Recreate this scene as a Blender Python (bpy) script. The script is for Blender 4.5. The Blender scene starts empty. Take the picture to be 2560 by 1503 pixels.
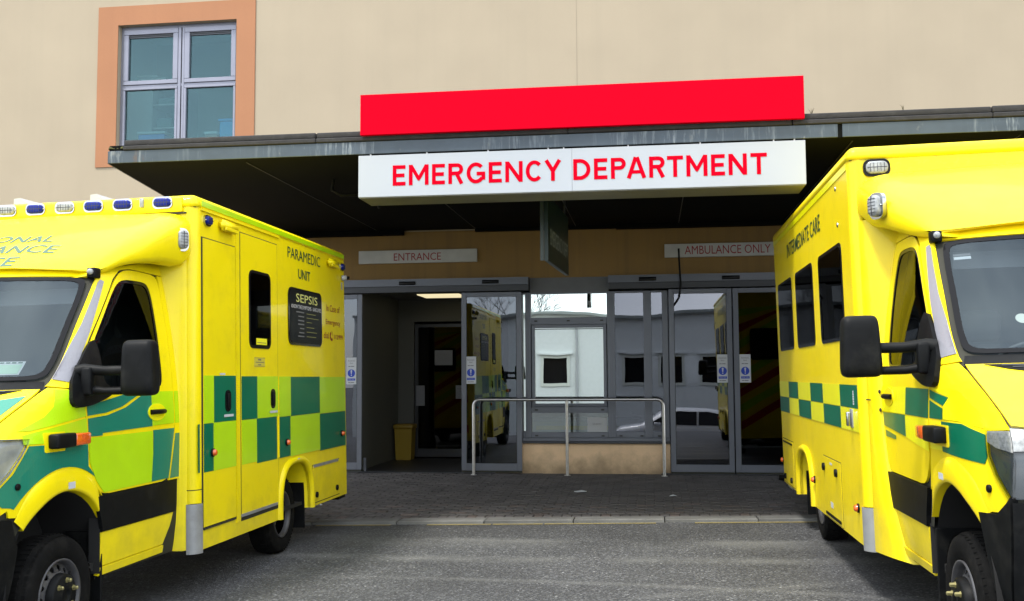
import bpy, bmesh, math, random
from mathutils import Vector, Matrix
from mathutils.geometry import tessellate_polygon
random.seed(7)
SC = bpy.context.scene
COL = SC.collection
R = math.radians

# ------------------------------------------------------------------ camera
cam_d = bpy.data.cameras.new('camera'); cam = bpy.data.objects.new('camera', cam_d); COL.objects.link(cam)
EYE = 1.42
yaw, pit, rol = R(7.81703748), R(4.18921634), R(-0.33098557)
f_ = Vector((-math.sin(yaw)*math.cos(pit), math.cos(yaw)*math.cos(pit), math.sin(pit)))
r_ = Vector((math.cos(yaw), math.sin(yaw), 0)); u_ = r_.cross(f_)
r2 = r_*math.cos(rol) + u_*math.sin(rol); u2 = -r_*math.sin(rol) + u_*math.cos(rol)
M = Matrix((r2, u2, -f_)).transposed().to_4x4(); M.translation = (0, 0, EYE)
cam.matrix_world = M
cam_d.sensor_width = 36; cam_d.lens = 36*2549.56/2560; cam_d.clip_end = 500
SC.camera = cam

# ------------------------------------------------------------------ world, sun, exposure
SUN_DIR = Vector((0.32, 0.45, -1.0)).normalized()       # direction the light travels
w = bpy.data.worlds.new('World'); SC.world = w; w.use_nodes = True
nt = w.node_tree; nt.nodes.clear()
out = nt.nodes.new('ShaderNodeOutputWorld'); bg = nt.nodes.new('ShaderNodeBackground'); bg.inputs[1].default_value = 0.15
sky = nt.nodes.new('ShaderNodeTexSky'); sky.sky_type = 'NISHITA'; sky.sun_disc = False
sky.sun_elevation = math.asin(-SUN_DIR.z); sky.sun_rotation = math.atan2(-SUN_DIR.x, -SUN_DIR.y)
tc = nt.nodes.new('ShaderNodeTexCoord'); mp = nt.nodes.new('ShaderNodeMapping'); mp.inputs['Scale'].default_value = (1, 1, 2.6)
no = nt.nodes.new('ShaderNodeTexNoise'); no.inputs['Scale'].default_value = 2.4; no.inputs['Detail'].default_value = 9; no.inputs['Roughness'].default_value = .55
cr = nt.nodes.new('ShaderNodeValToRGB'); cr.color_ramp.elements[0].position = .30; cr.color_ramp.elements[0].color = (.42, .42, .42, 1)
cr.color_ramp.elements[1].position = .60; cr.color_ramp.elements[1].color = (1, 1, 1, 1)
n2 = nt.nodes.new('ShaderNodeTexNoise'); n2.inputs['Scale'].default_value = 1.5; n2.inputs['Detail'].default_value = 8
c2 = nt.nodes.new('ShaderNodeValToRGB'); c2.color_ramp.elements[0].position = .35; c2.color_ramp.elements[0].color = (4.2, 4.6, 5.1, 1)
c2.color_ramp.elements[1].position = .68; c2.color_ramp.elements[1].color = (10.5, 10.8, 11.0, 1)
mx = nt.nodes.new('ShaderNodeMixRGB')
L = nt.links.new
L(tc.outputs['Generated'], mp.inputs[0]); L(mp.outputs[0], no.inputs[0]); L(mp.outputs[0], n2.inputs[0])
L(no.outputs[0], cr.inputs[0]); L(n2.outputs[0], c2.inputs[0])
L(cr.outputs[0], mx.inputs[0]); L(sky.outputs[0], mx.inputs[1]); L(c2.outputs[0], mx.inputs[2])
L(mx.outputs[0], bg.inputs[0]); L(bg.outputs[0], out.inputs[0])
sd = bpy.data.lights.new('sun', 'SUN'); sd.energy = 1.7; sd.angle = R(10); sd.color = (1, .955, .88)
so = bpy.data.objects.new('sun', sd); COL.objects.link(so)
so.rotation_euler = SUN_DIR.to_track_quat('-Z', 'Y').to_euler()
SC.view_settings.view_transform = 'Standard'; SC.view_settings.look = 'None'
SC.view_settings.gamma = 1; SC.view_settings.use_curve_mapping = False
SC.view_settings.exposure = 1.33
SC.render.engine = 'CYCLES'
SC.cycles.max_bounces = 8; SC.cycles.transparent_max_bounces = 16

# ------------------------------------------------------------------ materials
def nodes(name):
    m = bpy.data.materials.new(name); m.use_nodes = True
    return m, m.node_tree, m.node_tree.nodes['Principled BSDF']
def mat(name, col, rough=.5, metal=0, var=0, vscale=6, bump=0, bscale=80, dirt=None, dscale=3, damt=.5, coat=0, spec=.5, emis=None, stretch=None, bdist=.002, rvar=0):
    m, t, b = nodes(name); n, l = t.nodes, t.links.new
    b.inputs['Base Color'].default_value = (*col, 1); b.inputs['Roughness'].default_value = rough
    b.inputs['Metallic'].default_value = metal; b.inputs['Specular IOR Level'].default_value = spec
    b.inputs['Coat Weight'].default_value = coat; b.inputs['Coat Roughness'].default_value = .05
    if emis: b.inputs['Emission Color'].default_value = (*emis[0], 1); b.inputs['Emission Strength'].default_value = emis[1]
    tc = n.new('ShaderNodeTexCoord'); src = tc.outputs['Object']
    if stretch:
        mp = n.new('ShaderNodeMapping'); mp.inputs['Scale'].default_value = stretch; l(src, mp.inputs[0]); src = mp.outputs[0]
    cur = None
    if var:
        a = n.new('ShaderNodeTexNoise'); a.inputs['Scale'].default_value = vscale; a.inputs['Detail'].default_value = 8; l(src, a.inputs[0])
        mr = n.new('ShaderNodeMapRange'); mr.inputs[1].default_value = .25; mr.inputs[2].default_value = .75
        mr.inputs[3].default_value = 1-var; mr.inputs[4].default_value = 1+var; l(a.outputs[0], mr.inputs[0])
        mu = n.new('ShaderNodeMixRGB'); mu.blend_type = 'MULTIPLY'; mu.inputs[0].default_value = 1; mu.inputs[1].default_value = (*col, 1)
        l(mr.outputs[0], mu.inputs[2]); cur = mu.outputs[0]
    if dirt:
        a = n.new('ShaderNodeTexNoise'); a.inputs['Scale'].default_value = dscale; a.inputs['Detail'].default_value = 12; a.inputs['Roughness'].default_value = .7; l(src, a.inputs[0])
        rp = n.new('ShaderNodeValToRGB'); rp.color_ramp.elements[0].position = .52; rp.color_ramp.elements[0].color = (0, 0, 0, 1)
        rp.color_ramp.elements[1].position = .78; rp.color_ramp.elements[1].color = (damt, damt, damt, 1); l(a.outputs[0], rp.inputs[0])
        mu = n.new('ShaderNodeMixRGB'); l(rp.outputs[0], mu.inputs[0]); mu.inputs[2].default_value = (*dirt, 1)
        if cur: l(cur, mu.inputs[1])
        else: mu.inputs[1].default_value = (*col, 1)
        cur = mu.outputs[0]
    if cur: l(cur, b.inputs['Base Color'])
    if rvar:
        a = n.new('ShaderNodeTexNoise'); a.inputs['Scale'].default_value = 5; a.inputs['Detail'].default_value = 6; l(src, a.inputs[0])
        mr = n.new('ShaderNodeMapRange'); mr.inputs[3].default_value = max(0, rough-rvar); mr.inputs[4].default_value = rough+rvar; l(a.outputs[0], mr.inputs[0]); l(mr.outputs[0], b.inputs['Roughness'])
    if bump:
        a = n.new('ShaderNodeTexNoise'); a.inputs['Scale'].default_value = bscale; a.inputs['Detail'].default_value = 6; l(src, a.inputs[0])
        bp = n.new('ShaderNodeBump'); bp.inputs['Strength'].default_value = bump; bp.inputs['Distance'].default_value = bdist; l(a.outputs[0], bp.inputs['Height']); l(bp.outputs[0], b.inputs['Normal'])
    return m
def glass(name, tint, refl, rcol=(1, 1, 1), rough=0.0, wob=0, ior=1.5):
    m = bpy.data.materials.new(name); m.use_nodes = True; t = m.node_tree; t.nodes.clear(); n, l = t.nodes, t.links.new
    o = n.new('ShaderNodeOutputMaterial'); mx = n.new('ShaderNodeMixShader'); tr = n.new('ShaderNodeBsdfTransparent'); gl = n.new('ShaderNodeBsdfGlossy')
    tr.inputs[0].default_value = (*tint, 1); gl.inputs[0].default_value = (*rcol, 1); gl.inputs['Roughness'].default_value = rough
    lw = n.new('ShaderNodeFresnel'); lw.inputs[0].default_value = ior
    ad = n.new('ShaderNodeMath'); ad.operation = 'ADD'; ad.use_clamp = True; ad.inputs[1].default_value = refl
    l(lw.outputs[0], ad.inputs[0]); l(ad.outputs[0], mx.inputs[0]); l(tr.outputs[0], mx.inputs[1]); l(gl.outputs[0], mx.inputs[2]); l(mx.outputs[0], o.inputs[0])
    if wob:
        tc = n.new('ShaderNodeTexCoord'); a = n.new('ShaderNodeTexNoise'); a.inputs['Scale'].default_value = 1.6; a.inputs['Detail'].default_value = 1; l(tc.outputs['Object'], a.inputs[0])
        bp = n.new('ShaderNodeBump'); bp.inputs['Strength'].default_value = 1; bp.inputs['Distance'].default_value = wob; l(a.outputs[0], bp.inputs['Height']); l(bp.outputs[0], gl.inputs['Normal'])
    return m
def paint(name, col, dirt=(.12, .11, .05), damt=.22, dscale=4, rough=.42, bump=0):
    return mat(name, col, rough, var=.035, vscale=2.5, dirt=dirt, dscale=dscale, damt=damt, coat=.2, spec=.28, rvar=.08, bump=bump, bscale=70, bdist=.0006)
def hexfilm(name, col):      # retroreflective film: fine honeycomb embossing
    m = mat(name, col, .38, var=.05, vscale=5, coat=.3)
    t = m.node_tree; n, l = t.nodes, t.links.new; b = n['Principled BSDF']
    tc = n.new('ShaderNodeTexCoord'); wv = n.new('ShaderNodeTexWave'); wv.bands_direction = 'Y'; wv.inputs['Scale'].default_value = 14; wv.inputs['Distortion'].default_value = 6; wv.inputs['Detail Scale'].default_value = 9
    l(tc.outputs['Object'], wv.inputs[0]); bp = n.new('ShaderNodeBump'); bp.inputs['Strength'].default_value = .35; bp.inputs['Distance'].default_value = .001
    l(wv.outputs['Fac'], bp.inputs['Height']); l(bp.outputs[0], b.inputs['Normal'])
    return m

YEL = paint('yellow_paint', (.88, .715, .001), damt=.16)
YEL2 = paint('warm_yellow_paint', (.88, .685, .004), damt=.16)
YELB = mat('bright_yellow_film', (.93, .90, .0), .35, coat=.3, var=.03)
YSPECK = paint('speckled_yellow_paint', (.80, .66, .006), damt=.55, dscale=24)
LIME = hexfilm('lime_reflective_film', (.46, .74, .002))
TEAL = hexfilm('green_reflective_film', (.0, .19, .125))
TEALS = mat('green_reflective_square', (.0, .135, .068), .3, coat=.1, spec=.25, var=.08, vscale=3)
LIMES = mat('lime_reflective_square', (.48, .76, .002), .3, coat=.4, var=.05, vscale=3)
REDF = mat('red_reflective_film', (.6, .02, .01), .35, coat=.3)
SEAM = mat('dark_rubber_seam', (.02, .02, .012), .8)
BLK = mat('black_plastic', (.005, .0055, .006), .5, var=.25, vscale=12, bump=.25, bscale=300, bdist=.0005, dirt=(.05, .048, .04), damt=.3, dscale=5, spec=.12)
BLKG = mat('gloss_black', (.008, .008, .009), .12, spec=.12)
RUB = mat('tyre_rubber', (.0055, .0055, .0055), .9, spec=.12, var=.3, vscale=20, bump=.3, bscale=120, dirt=(.03, .028, .025), damt=.5, dscale=8)
DARK = mat('dark_void', (.008, .008, .008), .9)
STEEL = mat('wheel_steel', (.065, .065, .07), .5, metal=.3, var=.25, vscale=14, dirt=(.06, .05, .04), damt=.7, dscale=12)
CHROME = mat('chrome', (.42, .43, .45), .18, metal=1)
BRASS = mat('yellowed_nut', (.30, .27, .12), .4, metal=.5)
NEONG = mat('green_nut', (.25, .75, .05), .5)
GREYP = mat('grey_bumper_guard', (.30, .31, .32), .45, metal=.3, var=.12, vscale=10, dirt=(.12, .11, .1), damt=.5)
BLUEL = mat('blue_lamp_lens', (.001, .010, .19), .3, coat=.1, spec=.2, bump=.6, bscale=90)
CLEARL = mat('clear_lamp_lens', (.27, .285, .29), .25, coat=.3, bump=.7, bscale=70, var=.35, vscale=45)
LENSR = mat('lens_rib_dark', (.03, .03, .04), .4)  # dark ribs dividing a lamp lens into cells
AMBER = mat('amber_lens', (.75, .12, .01), .2, coat=.8, var=.3, vscale=60)
WSG = glass('windscreen_glass', (.68, .74, .76), .05, (.55, .66, .72), .03)
CABG = glass('cab_side_glass', (.22, .25, .24), .0, (.5, .5, .5), ior=1.28)
PRIV = glass('dark_privacy_glass', (.03, .03, .03), -.0, (.5, .5, .5), ior=1.16)
LAMPG = glass('lamp_cover_glass', (.85, .87, .88), .03, (.6, .6, .6), ior=1.25)
WINL = glass('clear_window_glass', (.55, .62, .60), .10, wob=.0006)
MIRG = glass('mirror_coated_glass', (.25, .27, .27), .62, (.93, 1.0, .97), wob=.0008)
DARKG = glass('inner_door_glass', (.15, .16, .16), -.02)
DOORG = glass('door_glass', (.36, .40, .40), .07, (.86, .88, 1.0), wob=.0008)
UPG = glass('upper_window_glass', (.70, .84, .84), .03, (.42, .60, .66), wob=.0006)
SILV = mat('silver_reflective_strip', (.27, .27, .30), .35, metal=.2, bump=.6, bscale=60, bdist=.002)
WHITE = mat('white_plastic', (.40, .41, .42), .4)
PAPER = mat('paper', (.52, .54, .56), .7)
TXTD = mat('dark_green_lettering', (.012, .07, .035), .4)
TXTG = mat('grey_green_lettering', (.06, .13, .09), .5)
TXTR = mat('dark_red_lettering', (.30, .015, .02), .5)
TXTRB = mat('bright_red_lettering', (.50, .001, .013), .9, spec=.02)
TXTW = mat('white_lettering', (.75, .75, .75), .5)
TXTY = mat('pale_yellow_lettering', (.75, .75, .25), .5)
TXTK = mat('grey_lettering', (.12, .12, .13), .5)
FRAME = mat('grey_aluminium_frame', (.13, .14, .165), .38, metal=.35, var=.06, vscale=3)
FRAMEL = mat('pale_grey_aluminium_frame', (.22, .225, .275), .4, metal=.3, var=.05)
FRAMED = mat('dark_aluminium', (.05, .053, .06), .4, metal=.4)
RED = mat('red_sign_panel', (.50, .001, .013), .85, spec=.02)
SIGNW = mat('white_sign_panel', (.35, .375, .41), .45, var=.03, vscale=1.5, dirt=(.35, .36, .34), damt=.25, dscale=2)
SIGNU = mat('sign_underside', (.22, .22, .19), .45, metal=.0, var=.25, vscale=3, dirt=(.05, .05, .03), damt=.6)
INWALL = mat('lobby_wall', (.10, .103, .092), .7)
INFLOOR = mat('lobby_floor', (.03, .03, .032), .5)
RAILM = mat('brushed_steel_rail', (.50, .49, .47), .3, metal=.95, var=.12, vscale=30)
BLUES = mat('blue_sign_ink', (.01, .05, .42), .5)
SEAT = mat('cab_seat_fabric', (.05, .055, .062), .9)
DASH = mat('dashboard_plastic', (.13, .145, .16), .6)
WHEELP = mat('steering_wheel_plastic', (.035, .04, .045), .5)

def wall_mat(name, col, dark, streak=.12):
    m = mat(name, col, .9, var=.05, vscale=1.1, bump=.35, bscale=160, bdist=.004)
    t = m.node_tree; n, l = t.nodes, t.links.new; b = n['Principled BSDF']
    prev = b.inputs['Base Color'].links[0].from_socket
    tc = n.new('ShaderNodeTexCoord'); mp = n.new('ShaderNodeMapping'); mp.inputs['Scale'].default_value = (5, 1, .16)
    a = n.new('ShaderNodeTexNoise'); a.inputs['Scale'].default_value = 1.5; a.inputs['Detail'].default_value = 10; l(tc.outputs['Object'], mp.inputs[0]); l(mp.outputs[0], a.inputs[0])
    rp = n.new('ShaderNodeValToRGB'); rp.color_ramp.elements[0].position = .48; rp.color_ramp.elements[0].color = (0, 0, 0, 1); rp.color_ramp.elements[1].position = .8; rp.color_ramp.elements[1].color = (streak*4,)*3+(1,)
    l(a.outputs[0], rp.inputs[0]); mx = n.new('ShaderNodeMixRGB'); mx.inputs[2].default_value = (*dark, 1); l(rp.outputs[0], mx.inputs[0]); l(prev, mx.inputs[1])
    g = n.new('ShaderNodeTexNoise'); g.inputs['Scale'].default_value = 260; l(tc.outputs['Object'], g.inputs[0])
    gr = n.new('ShaderNodeMapRange'); gr.inputs[1].default_value = .3; gr.inputs[2].default_value = .7; gr.inputs[3].default_value = .90; gr.inputs[4].default_value = 1.08; l(g.outputs[0], gr.inputs[0])
    m2 = n.new('ShaderNodeMixRGB'); m2.blend_type = 'MULTIPLY'; m2.inputs[0].default_value = 1; l(mx.outputs[0], m2.inputs[1]); l(gr.outputs[0], m2.inputs[2]); l(m2.outputs[0], b.inputs['Base Color'])
    return m
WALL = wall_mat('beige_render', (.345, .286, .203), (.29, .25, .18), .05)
WALLSHADE = wall_mat('shaded_beige_render', (.27, .165, .055), (.15, .10, .05))  # same beige wall under the canopy, its shade put into a darker colour
ORANGE = wall_mat('orange_render', (.335, .152, .074), (.27, .125, .065), .06)
PLINTH = wall_mat('plinth_render', (.80, .57, .35), (.45, .32, .19), .05)

def ground_splash(m, zt, col, amt):
    t = m.node_tree; n, l = t.nodes, t.links.new; b = n['Principled BSDF']; prev = b.inputs['Base Color'].links[0].from_socket
    tc = n.new('ShaderNodeTexCoord'); sp = n.new('ShaderNodeSeparateXYZ'); l(tc.outputs['Object'], sp.inputs[0])
    a = n.new('ShaderNodeTexNoise'); a.inputs['Scale'].default_value = 3.5; a.inputs['Detail'].default_value = 12; a.inputs['Roughness'].default_value = .65; l(tc.outputs['Object'], a.inputs[0])
    mr = n.new('ShaderNodeMapRange'); mr.inputs[1].default_value = 0; mr.inputs[2].default_value = zt; mr.inputs[3].default_value = .42; mr.inputs[4].default_value = -.25; l(sp.outputs[2], mr.inputs[0])
    ad = n.new('ShaderNodeMath'); ad.operation = 'ADD'; l(a.outputs[0], ad.inputs[0]); l(mr.outputs[0], ad.inputs[1])
    r = n.new('ShaderNodeMapRange'); r.inputs[1].default_value = .45; r.inputs[2].default_value = .95; r.inputs[4].default_value = amt; l(ad.outputs[0], r.inputs[0])
    mx = n.new('ShaderNodeMixRGB'); l(r.outputs[0], mx.inputs[0]); l(prev, mx.inputs[1]); mx.inputs[2].default_value = (*col, 1); l(mx.outputs[0], b.inputs['Base Color'])
ground_splash(PLINTH, .42, (.16, .12, .07), .75)
for m_ in (YEL, YEL2): ground_splash(m_, 1.0, (.22, .19, .05), .42)
def fascia_mat():
    m = mat('weathered_blue_grey_metal', (.045, .062, .080), .45, metal=.2, var=.15, vscale=5)
    t = m.node_tree; n, l = t.nodes, t.links.new; b = n['Principled BSDF']; prev = b.inputs['Base Color'].links[0].from_socket
    tc = n.new('ShaderNodeTexCoord')
    def layer(prev, sc, pos, col, seed, zone, z0, z1):
        mp = n.new('ShaderNodeMapping'); mp.inputs['Scale'].default_value = sc; mp.inputs['Location'].default_value = (seed, 0, 0); l(tc.outputs['Object'], mp.inputs[0])
        a = n.new('ShaderNodeTexNoise'); a.inputs['Scale'].default_value = 1; a.inputs['Detail'].default_value = 7; a.inputs['Roughness'].default_value = .7; l(mp.outputs[0], a.inputs[0])
        r = n.new('ShaderNodeMapRange'); r.inputs[1].default_value = pos; r.inputs[2].default_value = pos+.12; l(a.outputs[0], r.inputs[0])
        z = n.new('ShaderNodeTexNoise'); z.inputs['Scale'].default_value = zone; z.inputs['Detail'].default_value = 2
        mp2 = n.new('ShaderNodeMapping'); mp2.inputs['Scale'].default_value = (1, 0, 0); mp2.inputs['Location'].default_value = (seed*3, 0, 0); l(tc.outputs['Object'], mp2.inputs[0]); l(mp2.outputs[0], z.inputs[0])
        zr = n.new('ShaderNodeMapRange'); zr.inputs[1].default_value = z0; zr.inputs[2].default_value = z1; l(z.outputs[0], zr.inputs[0])
        mu = n.new('ShaderNodeMath'); mu.operation = 'MULTIPLY'; l(r.outputs[0], mu.inputs[0]); l(zr.outputs[0], mu.inputs[1])
        mx = n.new('ShaderNodeMixRGB'); l(mu.outputs[0], mx.inputs[0]); l(prev, mx.inputs[1]); mx.inputs[2].default_value = (*col, 1); return mx.outputs[0]
    c = layer(prev, (24, 1, 2.0), .525, (.22, .25, .27), 3.1, .9, .46, .62)
    c = layer(c, (9, 1, 4), .58, (.34, .34, .30), 11.7, 1.1, .50, .66)
    c = layer(c, (8, 1, 2), .62, (.13, .07, .03), 23.3, 1.4, .52, .64)
    l(c, b.inputs['Base Color']); return m
FASC = fascia_mat()
UPST = mat('bitumen_upstand', (.016, .015, .016), .8, var=.4, vscale=9, bump=.5, bscale=30, bdist=.01, dirt=(.06, .06, .055), damt=.5, dscale=7)
SOFF = mat('black_soffit', (.0025, .003, .0028), .8, var=.3, vscale=2, spec=.1)

def asphalt_mat():
    m, t, b = nodes('asphalt'); n, l = t.nodes, t.links.new
    b.inputs['Roughness'].default_value = .8
    tc = n.new('ShaderNodeTexCoord'); P = tc.outputs['Object']
    vo = n.new('ShaderNodeTexVoronoi'); vo.inputs['Scale'].default_value = 70; l(P, vo.inputs[0])
    r1 = n.new('ShaderNodeValToRGB'); e = r1.color_ramp.elements; e[0].position = 0; e[0].color = (.026, .028, .033, 1); e[1].position = 1; e[1].color = (.52, .52, .50, 1)
    for p, c in ((.45, .060), (.75, .105), (.93, .20)): q = e.new(p); q.color = (c, c*1.02, c*1.06, 1)
    l(vo.outputs['Color'], r1.inputs[0])
    a = n.new('ShaderNodeTexNoise'); a.inputs['Scale'].default_value = .42; a.inputs['Detail'].default_value = 9; a.inputs['Roughness'].default_value = .6; l(P, a.inputs[0])
    r2 = n.new('ShaderNodeMapRange'); r2.inputs[1].default_value = .3; r2.inputs[2].default_value = .7; r2.inputs[3].default_value = .46; r2.inputs[4].default_value = 1.08; l(a.outputs[0], r2.inputs[0])
    m1 = n.new('ShaderNodeMixRGB'); m1.blend_type = 'MULTIPLY'; m1.inputs[0].default_value = 1; l(r1.outputs[0], m1.inputs[1]); l(r2.outputs[0], m1.inputs[2])
    # pale curved tyre tracks worn in by turning vehicles
    cur = m1.outputs[0]
    for (cx, cy, rad, wd, am) in ((1.2, 40.0, 31.3, .13, .42), (-1.0, -23.0, 29.9, .07, .38), (-9.5, 36.0, 30.2, .06, .30), (1.5, 30.5, 20.9, .10, .30), (-4, -12, 20.1, .06, .25), (3.0, 47.0, 37.6, .22, .25)):
        mp = n.new('ShaderNodeVectorMath'); mp.operation = 'SUBTRACT'; mp.inputs[1].default_value = (cx, cy, 0); l(P, mp.inputs[0])
        fl = n.new('ShaderNodeVectorMath'); fl.operation = 'MULTIPLY'; fl.inputs[1].default_value = (1, 1, 0); l(mp.outputs[0], fl.inputs[0])
        ln = n.new('ShaderNodeVectorMath'); ln.operation = 'LENGTH'; l(fl.outputs[0], ln.inputs[0])
        s = n.new('ShaderNodeMath'); s.operation = 'SUBTRACT'; s.inputs[1].default_value = rad; l(ln.outputs['Value'], s.inputs[0])
        ab = n.new('ShaderNodeMath'); ab.operation = 'ABSOLUTE'; l(s.outputs[0], ab.inputs[0])
        mr = n.new('ShaderNodeMapRange'); mr.inputs[1].default_value = 0; mr.inputs[2].default_value = wd*1.6; mr.inputs[3].default_value = min(.6, am*1.05); mr.inputs[4].default_value = 0; l(ab.outputs[0], mr.inputs[0])
        z = n.new('ShaderNodeTexNoise'); z.inputs['Scale'].default_value = 1.2; z.inputs['Detail'].default_value = 9; l(P, z.inputs[0])
        zr = n.new('ShaderNodeMapRange'); zr.inputs[1].default_value = .35; zr.inputs[2].default_value = .62; l(z.outputs[0], zr.inputs[0])
        mu = n.new('ShaderNodeMath'); mu.operation = 'MULTIPLY'; l(mr.outputs[0], mu.inputs[0]); l(zr.outputs[0], mu.inputs[1])
        mx = n.new('ShaderNodeMixRGB'); l(mu.outputs[0], mx.inputs[0]); l(cur, mx.inputs[1]); mx.inputs[2].default_value = (.21, .21, .20, 1); cur = mx.outputs[0]
    l(cur, b.inputs['Base Color'])
    bp = n.new('ShaderNodeBump'); bp.inputs['Strength'].default_value = .8; bp.inputs['Distance'].default_value = .006; l(vo.outputs['Distance'], bp.inputs['Height']); l(bp.outputs[0], b.inputs['Normal'])
    return m
ASPH = asphalt_mat()
def brick_mat(name, c):
    m = mat(name, c, .85, var=.35, vscale=3, bump=.5, bscale=90, bdist=.003, dirt=(.16, .155, .14), damt=.35, dscale=9)
    t = m.node_tree; n, l = t.nodes, t.links.new; b = n['Principled BSDF']; prev = b.inputs['Base Color'].links[0].from_socket
    oi = n.new('ShaderNodeObjectInfo'); mr = n.new('ShaderNodeMapRange'); mr.inputs[3].default_value = .82; mr.inputs[4].default_value = 1.2; l(oi.outputs['Random'], mr.inputs[0])
    mu = n.new('ShaderNodeMixRGB'); mu.blend_type = 'MULTIPLY'; mu.inputs[0].default_value = 1; l(prev, mu.inputs[1]); l(mr.outputs[0], mu.inputs[2]); l(mu.outputs[0], b.inputs['Base Color']); return m
BRK = brick_mat('paving_brick', (.072, .066, .065))
BRKR = brick_mat('reddish_paving_brick', (.088, .070, .064))
KERBM = brick_mat('kerb_concrete', (.125, .125, .12))
MORT = mat('sand_joint', (.048, .045, .042), .95)
YLINE = mat('worn_yellow_line', (.22, .18, .07), .8, dirt=(.10, .10, .10), damt=1, dscale=9, var=.2, vscale=30)

# ------------------------------------------------------------------ helpers
ORG = {}
def org(o): return ORG.get(o.name, Vector()) if o else Vector()
def thing(name, label, cat, loc=(0, 0, 0), rot=(0, 0, 0), group=None, local=False):
    o = bpy.data.objects.new(name, None); COL.objects.link(o); o.location = loc; o.rotation_euler = rot; o.empty_display_size = .2
    o['label'] = label; o['category'] = cat
    if group: o['group'] = group
    ORG[o.name] = Vector() if local else Vector(loc)
    return o
def tag(o, label, cat, group=None):
    o['label'] = label; o['category'] = cat
    if group: o['group'] = group
    return o
def link(name, me, m, parent=None, kind=None, base=None):
    ms = m if isinstance(m, (list, tuple)) else [m]
    for k in ms: me.materials.append(k)
    o = bpy.data.objects.new(name, me); COL.objects.link(o)
    if parent:
        o.parent = parent; g = org(parent)
        if g.length: me.transform(Matrix.Translation(-g))
        ORG[o.name] = g
    elif base is not None:
        me.transform(Matrix.Translation(-Vector(base))); o.location = base; ORG[o.name] = Vector(base)
    if kind: o['kind'] = kind
    return o
class MB:
    def __init__(s): s.v = []; s.f = []; s.sm = []; s.mi = []
    def add(s, vs, fs, smooth=False, mi=0):
        k = len(s.v); s.v += [tuple(p) for p in vs]
        for f in fs: s.f.append([i+k for i in f]); s.sm.append(smooth); s.mi.append(mi)
        return s
    def bm(s, b, smooth=False, mi=0):
        b.verts.index_update(); s.add([v.co.copy() for v in b.verts], [[v.index for v in f.verts] for f in b.faces], smooth, mi); b.free(); return s
    def box(s, x0, x1, y0, y1, z0, z1, bev=0, seg=2, mi=0, smooth=False):
        b = bmesh.new(); bmesh.ops.create_cube(b, size=1)
        for v in b.verts: v.co = Vector(((x0+x1)/2+v.co.x*(x1-x0), (y0+y1)/2+v.co.y*(y1-y0), (z0+z1)/2+v.co.z*(z1-z0)))
        if bev: bmesh.ops.bevel(b, geom=b.edges[:], offset=bev, segments=seg, affect='EDGES', profile=.5)
        return s.bm(b, smooth or (bev > 0 and seg > 1), mi)
    def tube(s, pts, r, n=10, mi=0, cap=True):
        pts = [Vector(p) for p in pts]; rings = []; up = None
        for i, p in enumerate(pts):
            a = pts[max(0, i-1)]; c = pts[min(len(pts)-1, i+1)]; t = (c-a).normalized()
            if up is None: up = t.orthogonal().normalized()
            up = (up - t*up.dot(t)).normalized(); q = t.cross(up)
            rr = r[i] if isinstance(r, (list, tuple)) else r
            rings.append([p+(up*math.cos(2*math.pi*k/n)+q*math.sin(2*math.pi*k/n))*rr for k in range(n)])
        vs = [v for g in rings for v in g]; fs = []
        for i in range(len(rings)-1):
            for k in range(n): fs.append([i*n+k, i*n+(k+1) % n, (i+1)*n+(k+1) % n, (i+1)*n+k])
        s.add(vs, fs, True, mi)
        if cap: s.add(rings[0], [list(range(n))[::-1]], False, mi); s.add(rings[-1], [list(range(n))], False, mi)
        return s
    def lathe(s, prof, c, ax, n=32, mi=0, smooth=True):
        ax = Vector(ax).normalized(); a = ax.orthogonal().normalized(); b = ax.cross(a); c = Vector(c); vs = []
        for (d, r) in prof:
            for k in range(n): t = 2*math.pi*k/n; vs.append(c+ax*d+(a*math.cos(t)+b*math.sin(t))*r)
        fs = [[i*n+k, i*n+(k+1) % n, (i+1)*n+(k+1) % n, (i+1)*n+k] for i in range(len(prof)-1) for k in range(n)]
        return s.add(vs, fs, smooth, mi)
    def grid(s, rows, smooth=True, mi=0, close=False):
        n = len(rows[0]); vs = [v for r in rows for v in r]; fs = []
        for i in range(len(rows)-1):
            for k in range(n-1 if not close else n): fs.append([i*n+k, i*n+(k+1) % n, (i+1)*n+(k+1) % n, (i+1)*n+k])
        return s.add(vs, fs, smooth, mi)
    def build(s, name, m, parent=None, kind=None, base=None, recalc=True):
        me = bpy.data.meshes.new(name); me.from_pydata(s.v, [], s.f)
        if recalc:
            b = bmesh.new(); b.from_mesh(me); b.faces.ensure_lookup_table()
            bmesh.ops.recalc_face_normals(b, faces=b.faces[:]); b.to_mesh(me); b.free()
        for i, p in enumerate(me.polygons): p.use_smooth = s.sm[i]; p.material_index = s.mi[i]
        return link(name, me, m, parent, kind, base)
def flat(o3, rt, up):
    """map (a,b,d) to a plane through o3"""
    o3, rt, up = Vector(o3), Vector(rt).normalized(), Vector(up).normalized(); nn = rt.cross(up)
    return lambda a, b, d: o3+rt*a+up*b+nn*d
def surf(fn, flip=1):
    """wrap fn(a,b)->Vector as (a,b,d) with a numeric normal"""
    def g(a, b, d):
        p = fn(a, b); e = .004
        nn = (fn(a+e, b)-fn(a-e, b)).cross(fn(a, b+e)-fn(a, b-e)); nn.normalize()
        return p+nn*(d*flip)
    return g
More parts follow.
